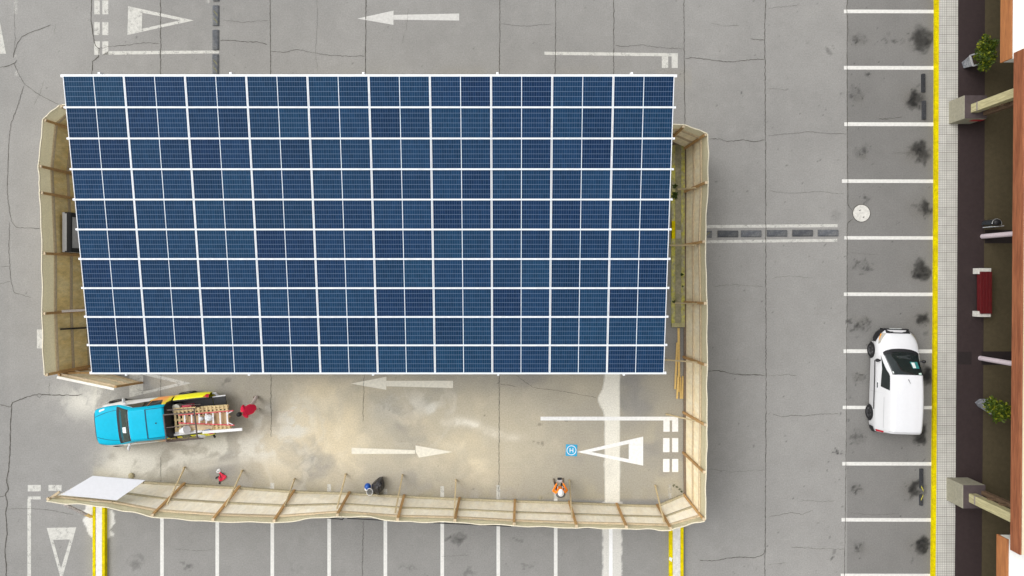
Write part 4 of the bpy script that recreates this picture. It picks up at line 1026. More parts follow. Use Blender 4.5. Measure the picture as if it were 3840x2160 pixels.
for s in (1, -1):
    hl = V_.patch(MB(), [(2.12, 1.75), (1.74, 2.45), (1.66, 3.1), (2.13, 3.2)], s, .014).build('headlight', M_LAMP, van, world=False, smooth=True)
    V_.patch(MB(), [(2.08, 2.8), (1.86, 2.95), (1.78, 3.15), (2.09, 3.22)], s, .019).build('indicator', M_AMBER, hl, world=False, smooth=True)
    V_.patch(MB(), [(-1.98, 2.6), (-2.07, 2.6), (-2.08, 3.7), (-1.99, 3.7)], s, .012).build('tail_light', M_TAIL, van, world=False)
    wn_ = V_.patch(MB(), [(1.22, 2.62), (.36, 2.16), (-.22, 2.2), (-.12, 2.92)], s, .010, 14, 8)
    wn_.build('side_window', M_GLASS, van, world=False, smooth=True)
    mr = MB(); mr.ball((.98, s * .99, 1.06), (.075, .09, .085), 10, 6, zmin=-.8); mr.beam((.98, s * .84, 1.02), (.98, s * .95, 1.06), .07, .05); mr.build('side_mirror', M_BLACK, van, world=False, smooth=40)
    V_.patch(MB(), [(.95, 3.95), (-1.15, 3.95), (-1.15, 4.12), (.95, 4.12)], s, .02, 20, 2).build('rub_strip', M_BLACK, van, world=False)
    sm_ = MB(); V_.patch(sm_, [(-.38, 2.2), (-.38, 2.2), (-.40, 4.8), (-.385, 4.8)], s, .006, 1, 14); V_.patch(sm_, [(-.55, 2.6), (-1.85, 2.6), (-1.85, 2.64), (-.55, 2.64)], s, .006, 14, 1)
    V_.patch(sm_, [(1.28, 3.0), (1.28, 3.0), (1.2, 4.8), (1.215, 4.8)], s, .006, 1, 10)
    sm_.build('door_seam', mat('white_seam', (.50, .50, .51), .6, .05, 4), van, world=False)
    MB().beam((.02, s * .895, .93), (-.2, s * .895, .93), .03, .03).build('door_handle', M_SEAM, van, world=False)
ws = V_.bowed(MB(), -2.02, 2.02, 1.42, .47, (.16, .02), .010, taper=.07).build('windscreen', M_GLASS, van, world=False, smooth=True)
V_.bowed(MB(), -2.08, 2.08, 1.50, 1.36, (.17, .16), .014, 24, 3).build('cowl', M_BLACK, van, world=False)
wp = MB()
for (a, b_, c, d) in (((1.30, 1.5), (1.28, .3), (1.255, .3), (1.275, 1.5)), ((1.30, .1), (1.27, -1.4), (1.245, -1.4), (1.275, .1))): V_.patch(wp, [a, b_, c, d], 1, .016, 8, 1)
wp.build('wiper', M_BLACK, van, world=False)
V_.patch(MB(), [(.98, -.45), (.98, -1.35), (.72, -1.4), (.72, -.55)], 1, .014, 6, 4).build('teal_card', M_TEAL, ws, world=False)
V_.patch(MB(), [(.95, -.55), (.95, -.92), (.74, -.92), (.74, -.6)], 1, .017, 4, 4).build('paper', M_PAPER, ws, world=False)
V_.patch(MB(), [(.55, -1.05), (.55, -1.5), (.49, -1.5), (.49, -1.05)], 1, .017, 4, 2).build('sticker', mat('pale_green_sticker', (.55, .7, .62), .6, .1, 30), ws, world=False)
V_.patch(MB(), [(.58, 1.62), (.58, 1.78), (.51, 1.78), (.51, 1.62)], 1, .017, 4, 2).build('sticker', M_PAPER, ws, world=False)
V_.patch(MB(), [(1.25, 1.9), (1.25, 1.98), (.52, 1.84), (.52, 1.72)], 1, .013, 4, 8).build('pillar_trim', mat('grey_trim', (.17, .18, .18), .5, .1, 5), ws, world=False)
sm_ = MB(); V_.patch(sm_, [(-1.93, -2.2), (-1.93, 2.2), (-1.95, 2.2), (-1.95, -2.2)], 1, .006, 20, 1); sm_.build('roof_seam', mat('white_seam', (.5, .5, .51)), van, world=False)
MB().tube([(.28, .02, 1.76), (.12, .02, 1.93)], [.014, .005], 6).build('aerial', M_BLACK, van, world=False)
for s in (1, -1):
    for x in (1.36, -1.36):
        a = MB(); n = 22; vs = []
        for k in range(n + 1):
            t_ = -.25 + (math.pi + .5) * k / n
            vs += [(x + .36 * math.cos(t_), s * .915, .32 + .36 * math.sin(t_))]
        a.add(vs + [(x, s * .915, .25)], [(k, k + 1, n + 1) for k in range(n)])
        a.build('wheel_arch', M_BLACK, van, world=False)
    for x in (1.36, -1.36): wheel(van, x, s * .835, .32, .2, s, M_RIM)

# ---- pickup in advertising colours
o = W(417, 1047)
HEAD = R(180 + 6.5)
tru = thing('pickup_truck', o, 'pickup truck with bright blue bonnet and roof and orange yellow flanks, its bed loaded', 'pickup', rz=HEAD)
MT = Matrix.Translation(o) @ Matrix.Rotation(HEAD, 4, 'Z'); MTI = MT.inverted()
def TZ(x, y, z):                  # position on the enlarged view of the pickup -> world
    return W(228.08 + x / 6.0, 986.1 + y / 6.0, z)
def TL(x, y, z): return MTI @ TZ(x, y, z)
T_ = Loft([
    (2.60, [(0, .92), (.36, .91), (.58, .86), (.68, .74), (.70, .58), (.66, .40), (0, .38)]),
    (2.48, [(0, 1.02), (.40, 1.01), (.68, .95), (.78, .82), (.81, .62), (.76, .38), (0, .36)]),
    (2.20, [(0, 1.08), (.44, 1.07), (.74, 1.01), (.85, .88), (.885, .66), (.85, .36), (0, .36)]),
    (1.85, [(0, 1.12), (.48, 1.11), (.77, 1.05), (.885, .92), (.915, .68), (.88, .36), (0, .36)]),
    (1.46, [(0, 1.18), (.48, 1.165), (.77, 1.09), (.88, .96), (.955, .74), (.89, .36), (0, .36)]),
    (1.10, [(0, 1.47), (.46, 1.455), (.72, 1.34), (.87, 1.02), (.955, .75), (.89, .36), (0, .36)]),
    (.72, [(0, 1.69), (.46, 1.675), (.675, 1.57), (.865, 1.06), (.955, .76), (.89, .36), (0, .36)]),
    (.45, [(0, 1.755), (.46, 1.745), (.665, 1.655), (.865, 1.07), (.955, .76), (.89, .36), (0, .36)]),
    (-.1, [(0, 1.79), (.46, 1.78), (.67, 1.70), (.865, 1.08), (.955, .76), (.89, .36), (0, .36)]),
    (-.60, [(0, 1.77), (.46, 1.76), (.665, 1.68), (.865, 1.08), (.955, .76), (.89, .36), (0, .36)]),
    (-.78, [(0, 1.70), (.45, 1.69), (.65, 1.61), (.86, 1.07), (.95, .76), (.885, .36), (0, .36)]),
    (-.86, [(0, 1.25), (.44, 1.25), (.66, 1.22), (.86, 1.05), (.915, .73), (.885, .36), (0, .36)])])
# flanks: white turning to orange and yellow towards the tail (vinyl graphics)
m, nt, b = newmat('vinyl_graphics')
vec = coords(nt); sx = nd(nt, 'ShaderNodeSeparateXYZ'); nt.links.new(vec, sx.inputs[0])
nz = noise(nt, vec, 2.2, 3); xx = mth(nt, 'ADD', mth(nt, 'ADD', sx.outputs[0], mth(nt, 'MULTIPLY', sx.outputs[2], -.45)), mth(nt, 'MULTIPLY', nz, .7))
c = mixc(nt, rng(nt, xx, -.18, -.14, 0, 1), (.90, .30, .05), (.85, .85, .86))
c = mixc(nt, rng(nt, xx, -.36, -.20, 0, 1), (.95, .36, .10), c)
c = mixc(nt, rng(nt, xx, -.25, -.17, 0, 1), c, mixc(nt, rng(nt, xx, -.14, -.10, 0, 1), (.90, .84, .02), (.85, .85, .86)))
c = mixc(nt, rng(nt, xx, -1.15, -.55, 0, 1), (.90, .86, .015), c)
nt.links.new(c, b.inputs['Base Color']); b.inputs['Roughness'].default_value = .3
M_VINYL = m
mb = T_.body(MB(), 5, 4)
for u in (0, T_.n - 1.001):
    mb.sheet([T_.ev(u, k * .25, 1) for k in range(25)] + [T_.ev(u, k * .25, -1) for k in range(24, 0, -1)], 1 if u else 0)
mb.build('body', [M_VINYL, M_BLACK], tru, world=False, smooth=38)
hood = T_.patch(MB(), [(2.59, -2.3), (2.59, 2.3), (1.44, 2.5), (1.44, -2.5)], 1, .008, 20, 20).build('bonnet', M_BLUE, tru, world=False, smooth=True)
T_.patch(MB(), [(2.3, -1.95), (2.3, -1.6), (2.05, -1.75), (2.05, -2.0)], 1, .011, 3, 3).build('white_emblem', M_PAPER, hood, world=False)
rf = MB()
T_.patch(rf, [(.74, -2.25), (.74, 2.25), (-.80, 2.25), (-.80, -2.25)], 1, .010, 20, 20)
for s in (1, -1): T_.patch(rf, [(1.5, 2.02), (.70, 1.75), (.70, 2.3), (1.5, 2.6)], s, .009, 10, 4)
roof_ = rf.build('cab_roof', M_BLUE, tru, world=False, smooth=True)
sm_ = MB()
for (a, c_) in (((-.02, -1.6), (-.02, 1.6)), ): T_.patch(sm_, [a, c_, (-.075, 1.6), (-.075, -1.6)], 1, .016, 20, 1)
for s in (1, -1): T_.patch(sm_, [(-.02, 1.56), (-.78, 1.64), (-.78, 1.74), (-.02, 1.67)], s, .016, 12, 1)
sm_.build('roof_seam', mat('dark_blue_seam', (.005, .06, .11), .6, .05, 4), roof_, world=False)
hs_ = MB()
for s in (1, -1):
    T_.patch(hs_, [(2.50, 1.05), (1.50, 1.45), (1.50, 1.50), (2.50, 1.12)], s, .012, 12, 1)
    T_.patch(hs_, [(2.52, 2.22), (1.46, 2.34), (1.46, 2.40), (2.52, 2.30)], s, .012, 12, 1)
hs_.build('bonnet_seam', mat('dark_blue_seam', (.005, .06, .11)), hood, world=False)
T_.patch(MB(), [(2.595, -1.9), (2.595, 1.9), (2.545, 1.9), (2.545, -1.9)], 1, .014, 12, 2).build('grille_edge', M_BLACK, hood, world=False)
a = T_.ev(T_.ux(-.45, 0), .1, 1); MB().tube([(a.x, 0, a.z), (a.x, 0, a.z + .03)], .03, 8).build('aerial_base', M_BLACK, tru, world=False)
T_.patch(MB(), [(1.50, -2.05), (1.50, 2.05), (.76, 1.85), (.76, -1.85)], 1, .012, 20, 12).build('windscreen_surround', M_BLACK, tru, world=False, smooth=True)
ws = T_.patch(MB(), [(1.32, -1.84), (1.32, 1.84), (.80, 1.72), (.80, -1.72)], 1, .018, 20, 12).build('windscreen', mat('green_glass', (.028, .045, .034), .08, .3, 3, spec=.6), tru, world=False, smooth=True)
T_.patch(MB(), [(1.14, .15), (1.14, .62), (.92, .62), (.92, .1)], 1, .023, 4, 4).build('paper', M_PAPER, ws, world=False)
for s in (1, -1):
    T_.patch(MB(), [(1.22, 2.62), (.55, 2.2), (-.02, 2.2), (-.02, 2.94)], s, .012, 12, 8).build('side_window', M_GLASS, tru, world=False, smooth=True)
    T_.patch(MB(), [(-.06, 2.2), (-.62, 2.25), (-.5, 2.92), (-.06, 2.94)], s, .012, 8, 8).build('side_window', M_GLASS, tru, world=False, smooth=True)
    mr = MB(); mr.ball((1.17, s * 1.03, 1.10), (.055, .115, .085), 10, 6, zmin=-.8); mr.beam((1.15, s * .87, 1.03), (1.16, s * .96, 1.08), .07, .06)
    mr.build('side_mirror', M_WHITE, tru, world=False, smooth=40)
    T_.patch(MB(), [(2.52, 2.3), (2.22, 2.55), (2.20, 3.2), (2.53, 3.3)], s, .014).build('headlight', M_LAMP, tru, world=False, smooth=True)
    sm_ = MB(); T_.patch(sm_, [(-.05, 2.95), (-.05, 2.95), (-.03, 4.8), (-.045, 4.8)], s, .006, 1, 10); T_.patch(sm_, [(1.25, 2.95), (1.25, 2.95), (1.12, 4.8), (1.135, 4.8)], s, .006, 1, 10); sm_.build('door_seam', M_SEAM, tru, world=False)
T_.patch(MB(), [(-.775, -2.5), (-.775, 2.5), (-.865, 2.6), (-.865, -2.6)], 1, .014, 16, 5).build('rear_window', M_BLACK, tru, world=False, smooth=True)
fb = MB(); fb.box((2.58, 0, .52), (.12, 1.3, .22)); fb.build('front_bumper', M_BLACK, tru, world=False, bevel=.03)
# open bed
def usec(x, k=1.0, zr=1.06): return (x, [(0, .66), (.70, .66), (.70, .70), (.705, zr - .02), (.715, zr), (.78 * k, zr), (.83 * k, zr - .04), (.955 * k, .78), (.93 * k, .46), (.88 * k, .40), (0, .40)])
Bd = Loft([usec(-.90), usec(-1.3), usec(-1.8, 1.0, 1.05), usec(-2.2, .985, 1.04), usec(-2.42, .95, 1.03)], True)
mb = MB(); Bd.body(mb, 4, 3, 4.6, 10); mb.build('bed_side', M_VINYL, tru, world=False, smooth=40)
mb = MB(); Bd.body(mb, 4, 3, 0, 4.62); mb.box((-.90, 0, .86), (.03, 1.5, .42)); mb.build('bed_liner', M_BLACK, tru, world=False, smooth=40)
mb = MB()
for s in (1, -1):
    Bd.patch(mb, [(-.92, 3.6), (-2.40, 3.6), (-2.40, 4.9), (-.92, 4.9)], s, .012, 12, 6)
mb.build('rail_cap', M_BLACK, tru, world=False, smooth=40)
for s in (1, -1):
    tl = MB(); Bd.patch(tl, [(-2.16, 5.1), (-2.43, 4.9), (-2.43, 6.5), (-2.28, 6.4)], s, .016, 8, 6); tl.build('tail_light', M_TAIL, tru, world=False, smooth=True)
tg = MB(); tg.box((-2.74, 0, .70), (.54, 1.36, .05)); tailg = tg.build('tailgate', M_BLACK, tru, world=False)
for s in (1, -1): MB().box((-2.74, s * .70, .72), (.56, .05, .06)).build('tailgate_edge', M_WHITE, tailg, world=False)
rb_ = MB(); 
for s in (1, -1): rb_.tube([(-2.42, s * .84, .62), (-2.56, s * .82, .60), (-2.62, s * .70, .58), (-2.62, s * .5, .58)], .05, 8)
rb_.box((-2.60, 0, .50), (.12, 1.3, .12)); rb_.build('rear_bumper', M_WHITE, tru, world=False)
M_RACK = mat('brown_grey_rack', (.13, .10, .09), .6, .15, 8, metal=.2)
rk = MB()
def rt(pts, r=.028): rk.tube([TL(*p) for p in pts], r, 8)
rt([(1655, 215, 1.06), (1600, 225, 1.5), (1562, 262, 1.74), (1566, 330, 1.78), (1590, 520, 1.78), (1605, 650, 1.76), (1618, 690, 1.68), (1625, 700, 1.1)], .034)
rt([(1105, 345, 1.74), (1560, 310, 1.78)]); rt([(1155, 275, 1.62), (1562, 248, 1.70)], .024); rt([(1130, 540, 1.7), (1585, 490, 1.76)], .018)
rt([(1100, 345, 1.74), (1120, 540, 1.74), (1145, 745, 1.70)], .03)
rt([(1150, 735, 1.18), (1610, 690, 1.14)], .024); rt([(1160, 752, 1.12), (1700, 700, 1.10)], .024); rt([(1150, 720, 1.25), (1600, 672, 1.22)], .018)
rt([(1160, 200, 1.08), (1660, 190, 1.08)], .02)
for p, q_ in (((1100, 345, 1.74), (1165, 300, 1.06)), ((1145, 745, 1.70), (1165, 735, 1.06))): rt([p, q_])
rk.build('bed_rack', M_RACK, tru, world=False, smooth=40)
MB().tube([TL(1165, 290, 1.25), TL(1220, 715, 1.25)], .03, 8).build('cross_bar', M_STEEL, tru, world=False)
MB().beam(TL(1095, 455, 1.62), TL(1115, 605, 1.62), .06, .05).build('red_lamp_bar', mat('raspberry', (.5, .03, .12), .5), tru, world=False)
for s in (1, -1):
    for x in (1.80, -1.25):
        a = MB(); n = 22; yy = .957; vs = [(x + .40 * math.cos(-.2 + (math.pi + .4) * k / n), s * yy, .36 + .40 * math.sin(-.2 + (math.pi + .4) * k / n)) for k in range(n + 1)]
        a.add(vs + [(x, s * yy, .3)], [(k, k + 1, n + 1) for k in range(n)])
        a.build('wheel_arch', M_BLACK, tru, world=False)
    for x in (1.80, -1.25): wheel(tru, x, s * .875, .36, .22, s, mat('silver_alloy', (.45, .45, .46), .35, .1, 5, metal=.6))
MB().tube([TL(1855, 640, .42), TL(1880, 690, .42)], .045, 8).build('exhaust', M_BLACK, tru, world=False)

# ---- the load
def load(name, mb, m, label, cat, **k): return tag(mb.build(name, m, **k), label, cat)
def Z(x, y, z): return TZ(x, y, z)
pal = thing('pallet', TZ(1700, 380, 1.08), 'pale slatted wooden pallet lying on the pickup bed', 'pallet')
A0, A1, A2, A3 = Z(1262, 245, 1.12), Z(2085, 188, 1.12), Z(2132, 545, 1.12), Z(1290, 590, 1.12)
PQ = lambda s, t, dz=0: lerp(lerp(A0, A1, s), lerp(A3, A2, s), t) + Vector((0, 0, dz))
for k in range(14):
    s = .03 + k * .0725
    MB().beam(PQ(s, .0, .12), PQ(s, 1, .12), .085, .025).build('slat', M_PALLET, pal)
for t in (.02, .12, .24, .5, .76, .88, .98): MB().beam(PQ(0, t, .085), PQ(1, t, .085), .07, .045).build('deck_board', M_PALLET, pal)
for t in (.06, .5, .94): MB().beam(PQ(0, t, .02), PQ(1, t, .02), .08, .08).build('bearer', M_PALLET, pal)
cb2 = MB().slab([Z(1440, 372, 1.27), Z(2085, 300, 1.27), Z(2090, 480, 1.27), Z(1450, 470, 1.27)], (0, 0, .015))
load('cardboard_sheet', cb2, mat('cardboard', (.50, .35, .2), .85, .1, 4), 'brown cardboard sheet under the red ladder', 'cardboard')
cb2 = MB().slab([Z(1330, 480, 1.26), Z(1840, 505, 1.26), Z(1835, 590, 1.26), Z(1520, 560, 1.26)], (0, 0, .014))
load('thin_board', cb2, mat('pale_board', (.60, .47, .30), .8, .1, 4), 'pale wedge shaped board between the ladder and the white tubes', 'board')
lad = thing('ladder', TZ(1750, 400, 1.4), 'ladder with red rails and white rungs on top of the pallet', 'ladder')
l0, l1, r0, r1 = Z(1330, 348, 1.40), Z(2155, 280, 1.40), Z(1332, 465, 1.40), Z(2168, 500, 1.40)
M_LRED = mat('ladder_red', (.68, .10, .12), .5, .08, 6)
MB().beam(l0, l1, .035, .08).build('ladder_rail', M_LRED, lad); MB().beam(r0, r1, .035, .08).build('ladder_rail', M_LRED, lad)
for x in (1420, 1525, 1638, 1742, 1848, 1955, 2062):
    t = (x - 1330) / 830; MB().beam(lerp(l0, l1, t), lerp(r0, r1, t), .055, .035).build('rung', M_WHITEPL, lad)
for (a, b_) in (((2062, 330), (2140, 285)), ((2068, 455), (2150, 495))): MB().beam(Z(*a, 1.41), Z(*b_, 1.41), .03, .03).build('corner_stay', M_WHITEPL, lad)
rs2 = random.Random(4)
def lump(c, r, seed):
    g_ = random.Random(seed); mb = MB(); mb.ball(c, r, 14, 10, zmin=-.85); 
    mb.v = [(x + g_.uniform(-1, 1) * r[0] * .12, y + g_.uniform(-1, 1) * r[1] * .12, z + g_.uniform(-1, 1) * r[2] * .12) for x, y, z in mb.v]; return mb
M_BAG = mat('white_bag', (.74, .75, .76), .5, .08, 10, bump=.4)
p = Z(1780, 390, 1.40); load('plastic_bag', lump(p, (.17, .15, .1), 1), M_BAG, 'larger crumpled white plastic bag between the ladder rungs', 'plastic bag', smooth=True)
p = Z(1672, 402, 1.38); load('plastic_bag', lump(p, (.10, .09, .08), 2), M_BAG, 'smaller white plastic bag knotted beside the larger one on the ladder', 'plastic bag', smooth=True)
p = Z(1660, 660, .95); load('plastic_bag', lump(p, (.22, .11, .12), 3), M_BAG, 'white bag squeezed beside the tail lamp under the white tube', 'plastic bag', smooth=True)
p = Z(1282, 262, 1.1); load('round_tub', MB().tube([(p.x, p.y, .70), (p.x, p.y, 1.1), (p.x, p.y, 1.12)], [.2, .21, .16], 20), mat('cream_plastic', (.66, .63, .53), .5, .06, 6), 'round cream tub behind the cab on the loaded bed', 'tub', smooth=40)
tb = thing('toolbox', TZ(1462, 222, .7), 'pinkish red toolbox beside the pallet in the bed', 'toolbox')
p = Z(1462, 222, .95); MB().box((p.x, p.y, .86), (.40, .18, .36), HEAD).build('box', mat('tool_red', (.72, .08, .14), .5, .06, 6), tb, bevel=.02)
MB().box((p.x, p.y, 1.06), (.22, .05, .04), HEAD).build('handle', mat('dark_red', (.35, .02, .04), .5), tb)
bk = thing('bucket', TZ(1400, 590, 1.2), 'white plastic bucket lying tilted beside the ladder', 'bucket')
a, c = Z(1372, 590, 1.32), Z(1450, 568, 1.52); dd = (c - a).normalized()
mb = MB().tube([a, a + (c - a) * .7, a + (c - a) * .72, c, c - dd * .012, a + dd * .03], [.125, .15, .165, .165, .14, .11], 20); mb.build('pail', M_WHITEPL, bk, smooth=40)
rr = MB(); ax_ = dd.cross(Vector((0, 0, 1))).normalized(); ay_ = dd.cross(ax_)
rr.tube([c + ax_ * .165 * math.cos(t) + ay_ * .165 * math.sin(t) for t in [2 * math.pi * k / 24 for k in range(25)]], .012, 6, caps=False); rr.build('bucket_rim', M_WHITEPL, bk)
load('cable_duct', MB().beam(Z(1690, 608, 1.36), Z(2288, 562, 1.36), .115, .06), M_WHITEPL, 'long white square tube sticking out past the tailgate', 'tube')
load('white_tube', MB().tube([Z(1255, 648, 1.2), Z(1690, 588, 1.24)], .055, 10), M_WHITEPL, 'shorter white tube nearer the cab under the bucket', 'tube', smooth=40)
load('white_tube', MB().tube([Z(1280, 612, 1.18), Z(1800, 560, 1.22)], .04, 10), M_WHITEPL, 'thin white tube lying along the pallet edge', 'tube', smooth=40)
load('umbrella', MB().tube([Z(1680, 598, 1.33), Z(1740, 582, 1.33), Z(1800, 566, 1.33)], [.015, .04, .025], 8), mat('blue_grey_cloth', (.24, .30, .44), .7, .2, 12), 'folded blue grey umbrella beside the white tubes', 'umbrella')
load('sack', lump(Z(1452, 660, 1.0), (.22, .1, .12), 5), mat('olive_sack', (.22, .21, .13), .85, .3, 10), 'olive sack in the bed under the bucket', 'sack', smooth=True)

# ================================================================== PEOPLE
def person_mesh(name, caps, mats, voxel=.011):
    """caps: (p, q, r0, r1, material). All limbs are fused into one continuous skin."""
    mb = MB()
    for p, q_, r0, r1, mi in caps:
        p, q_ = Vector(p), Vector(q_)
        if (q_ - p).length < 1e-4: mb.ball(p, (r0, r0, r1), 14, 10, zmin=-.999); continue
        d = (q_ - p).normalized(); pts = []; rr = []
        for k in range(4): t = math.pi / 2 * (1 - k / 4); pts.append(p - d * r0 * math.sin(t)); rr.append(max(.002, r0 * math.cos(t)))
        pts += [p, q_]; rr += [r0, r1]
        for k in range(1, 5): t = math.pi / 2 * k / 4; pts.append(q_ + d * r1 * math.sin(t)); rr.append(max(.002, r1 * math.cos(t)))
        mb.tube(pts, rr, 12)
    me = bpy.data.meshes.new(name); me.from_pydata([tuple(v) for v in mb.v], [], mb.f)
    o = bpy.data.objects.new(name, me); COL.objects.link(o)
    rm = o.modifiers.new('r', 'REMESH'); rm.mode = 'VOXEL'; rm.voxel_size = voxel
    sm = o.modifiers.new('s', 'SMOOTH'); sm.factor = .5; sm.iterations = 3
    dg = bpy.context.evaluated_depsgraph_get(); dg.update()
    me2 = bpy.data.meshes.new_from_object(o.evaluated_get(dg))
    bpy.data.objects.remove(o); bpy.data.meshes.remove(me)
    me2.name = name
    me2.materials.clear()
    for m_ in mats: me2.materials.append(m_)
    C = np.empty(len(me2.polygons) * 3); me2.polygons.foreach_get('center', C); C = C.reshape(-1, 3)
    best = np.full(len(C), 1e9); mi_ = np.zeros(len(C), int)
    for p, q_, r0, r1, mi in caps:
        p, q_ = np.array(p), np.array(q_); d = q_ - p; L = max(d @ d, 1e-9)
        t = np.clip(((C - p) @ d) / L, 0, 1); D_ = np.linalg.norm(C - (p + t[:, None] * d), axis=1) - (r0 + (r1 - r0) * t)
        k = D_ < best; best[k] = D_[k]; mi_[k] = mi
    me2.polygons.foreach_set('material_index', mi_.astype(np.int32)); me2.polygons.foreach_set('use_smooth', [True] * len(me2.polygons))
    o = bpy.data.objects.new(name, me2); COL.objects.link(o); return o
def hand(w, d, n, mi, curl=.5):
    """palm and five bent fingers from wrist w along d, palm facing n"""
    w, d, n = Vector(w), Vector(d).normalized(), Vector(n).normalized(); s = d.cross(n).normalized()
    c = [(w, w + d * .05, .026, .03, mi), (w + d * .04 + s * .022, w + d * .085 + s * .026, .018, .017, mi), (w + d * .04 - s * .022, w + d * .085 - s * .024, .018, .017, mi)]
    for k, (off, L) in enumerate(((-.030, .075), (-.010, .085), (.011, .080), (.031, .062))):
        a = w + d * .09 + s * off; b_ = a + (d + n * curl * .6) * L * .5; e = b_ + (d * (.7 - curl) + n * curl * 1.3) * L * .45
        c += [(a, b_, .0105, .010, mi), (b_, e, .010, .0085, mi)]
    a = w + d * .025 - s * .032; b_ = a + (d * .6 - s * .8) * .035; c += [(a, b_, .013, .012, mi), (b_, b_ + (d * .9 + n * .4) * .035, .012, .009, mi)]
    return c
def head(c, f, mi, tiltz=0):
    """head centred on c looking along f, with nose, ears, chin"""
    c, f = Vector(c), Vector(f).normalized(); u = Vector((0, 0, 1)) - f * f.z; u.normalize(); s = f.cross(u)
    return [(c - u * .02, c + u * .035, .078, .086, mi), (c + f * .02 - u * .07, c + f * .03 - u * .06, .055, .06, mi), (c + f * .095 + u * .01, c + f * .112 - u * .02, .012, .016, mi),
            (c + s * .085, c + s * .088 - u * .03, .016, .014, mi), (c - s * .085, c - s * .088 - u * .03, .016, .014, mi), (c + f * .088 - u * .055, c + f * .09 - u * .055 , .02, .02, mi)]
def facebits(root, c, f):
    c, f = Vector(c), Vector(f).normalized(); u = Vector((0, 0, 1)) - f * f.z; u.normalize(); s = f.cross(u)
    e = MB()
    for k in (-1, 1): e.ball(c + f * .083 + u * .015 + s * .032 * k, .012, 8, 6, zmin=-.99)
    off = root.location
    e.v = [tuple(Vector(v) ) for v in e.v]
    e.build('eyes', M_BLACK, root, world=False)
    mt_ = MB().beam(c + f * .108 - u * .052 + s * .022, c + f * .108 - u * .052 - s * .022, .012, .008); mt_.build('mouth', mat('lips', (.3, .1, .08), .5), root, world=False)
def place(o, p, ang): o.location = p; o.rotation_euler = (0, 0, ang)

# worker with the remote control, facing the nadir (local +x is forward)
caps = []
for s, fx_, ty in ((1, .10, .19), (-1, .10, -.19)):
    caps += [((0, s * .095, .92), (.02, s * .13, .50), .088, .062, 0), ((.02, s * .13, .50), (-.01, s * .16, .10), .062, .045, 0),
             ((-.02, s * .165, .05), (.17, s * .20, .04), .045, .04, 2)]
caps += [((0, -.07, .95), (0, .07, .95), .115, .115, 0), ((0, 0, 1.0), (.0, 0, 1.28), .135, .15, 1), ((-.01, -.13, 1.40), (-.01, .13, 1.40), .085, .085, 1), ((0, 0, 1.25), (0, 0, 1.40), .16, .13, 1), ((0, 0, 1.44), (.01, 0, 1.54), .055, .052, 3)]
for s in (1, -1):
    caps += [((-.01, s * .19, 1.40), (-.02, s * .29, 1.14), .062, .05, 1), ((-.02, s * .29, 1.14), (.26, s * .15, 1.13), .05, .036, 1)]
    caps += hand((.28, s * .14, 1.13), (.8, -s * .5, 0), (0, -s, .25), 3, .6)
caps += head((.04, 0, 1.64), (1, 0, -.25), 3)
pw_ = person_mesh('person', [tuple(c) for c in caps], [M_DARKCLOTH, M_ORANGE, M_BOOT, M_SKIN])
place(pw_, W(1404.5, 1214), R(92)); tag(pw_, 'standing person in orange jacket and white helmet holding a remote control', 'person')
hc = MB().ball((.035, 0, 1.685), (.125, .108, .105), 18, 8, zmin=-.1); hc.tube([(.035 + .135 * math.cos(t), .115 * math.sin(t), 1.68) for t in [2 * math.pi * k / 24 for k in range(25)]], .012, 6, caps=False)
hc.box((.165, 0, 1.678), (.07, .12, .012)); hc.build('helmet', M_WHITEPL, pw_, world=False, smooth=40)
vb = MB().grid(lambda a, b_: Vector((-.10 - .07 * math.sin(math.pi * a) - .02 * b_, -.19 + .38 * a, 1.50 - .16 * b_)), 12, 5); 
hd_ = MB().ball((-.10, 0, 1.47), (.14, .20, .07), 14, 7, zmin=-.9); hd_.build('hood', M_GREYCLOTH, pw_, world=False, smooth=True)
vs_t = MB()
for s in (1, -1): vs_t.beam((.14, s * .11, 1.35), (.155, s * .10, 1.05), .05, .01, up=(1, 0, 0))
vs_t.build('reflective_strip', mat('reflective_grey', (.55, .55, .55), .4), pw_, world=False)
facebits(pw_, (.04, 0, 1.64), (1, 0, -.25))
rc_ = thing('remote_control', (0, 0, 0), 'grey remote control with a black screen in the hands of the orange worker', 'remote control')
rm_ = Matrix.Translation(W(1404.5, 1214)) @ Matrix.Rotation(R(92), 4, 'Z')
rc_.location = rm_ @ Vector((.38, 0, 1.12)); rc_.rotation_euler = (0, 0, R(92))
MB().box((0, 0, .01), (.11, .22, .05)).build('controller', mat('controller_grey', (.42, .40, .40), .5), rc_, world=False, bevel=.012)
MB().box((.11, 0, .04), (.10, .19, .012)).build('screen', M_BLACK, rc_, world=False)

# man in the red shirt leaning towards the pickup
caps = []
caps += [((-.05, .10, .88), (.10, .14, .50), .10, .082, 0), ((.10, .14, .50), (.02, .17, .10), .082, .07, 0), ((.0, .17, .05), (.16, .19, .04), .045, .038, 2)]
caps += [((-.05, -.10, .88), (-.10, -.20, .48), .105, .088, 0), ((-.10, -.20, .48), (-.14, -.36, .10), .088, .075, 0), ((-.17, -.36, .05), (-.01, -.40, .04), .045, .038, 2)]
caps += [((-.06, -.07, .93), (-.06, .07, .93), .12, .12, 0), ((-.12, 0, .93), (-.02, 0, 1.08), .165, .17, 1), ((-.05, -.05, 1.02), (.09, -.03, 1.24), .17, .18, 1), ((-.05, .05, 1.02), (.09, .03, 1.24), .17, .18, 1), ((.10, -.14, 1.36), (.10, .14, 1.36), .095, .095, 1), ((.06, 0, 1.18), (.11, 0, 1.36), .17, .13, 1), ((.13, 0, 1.42), (.18, 0, 1.50), .058, .054, 3)]
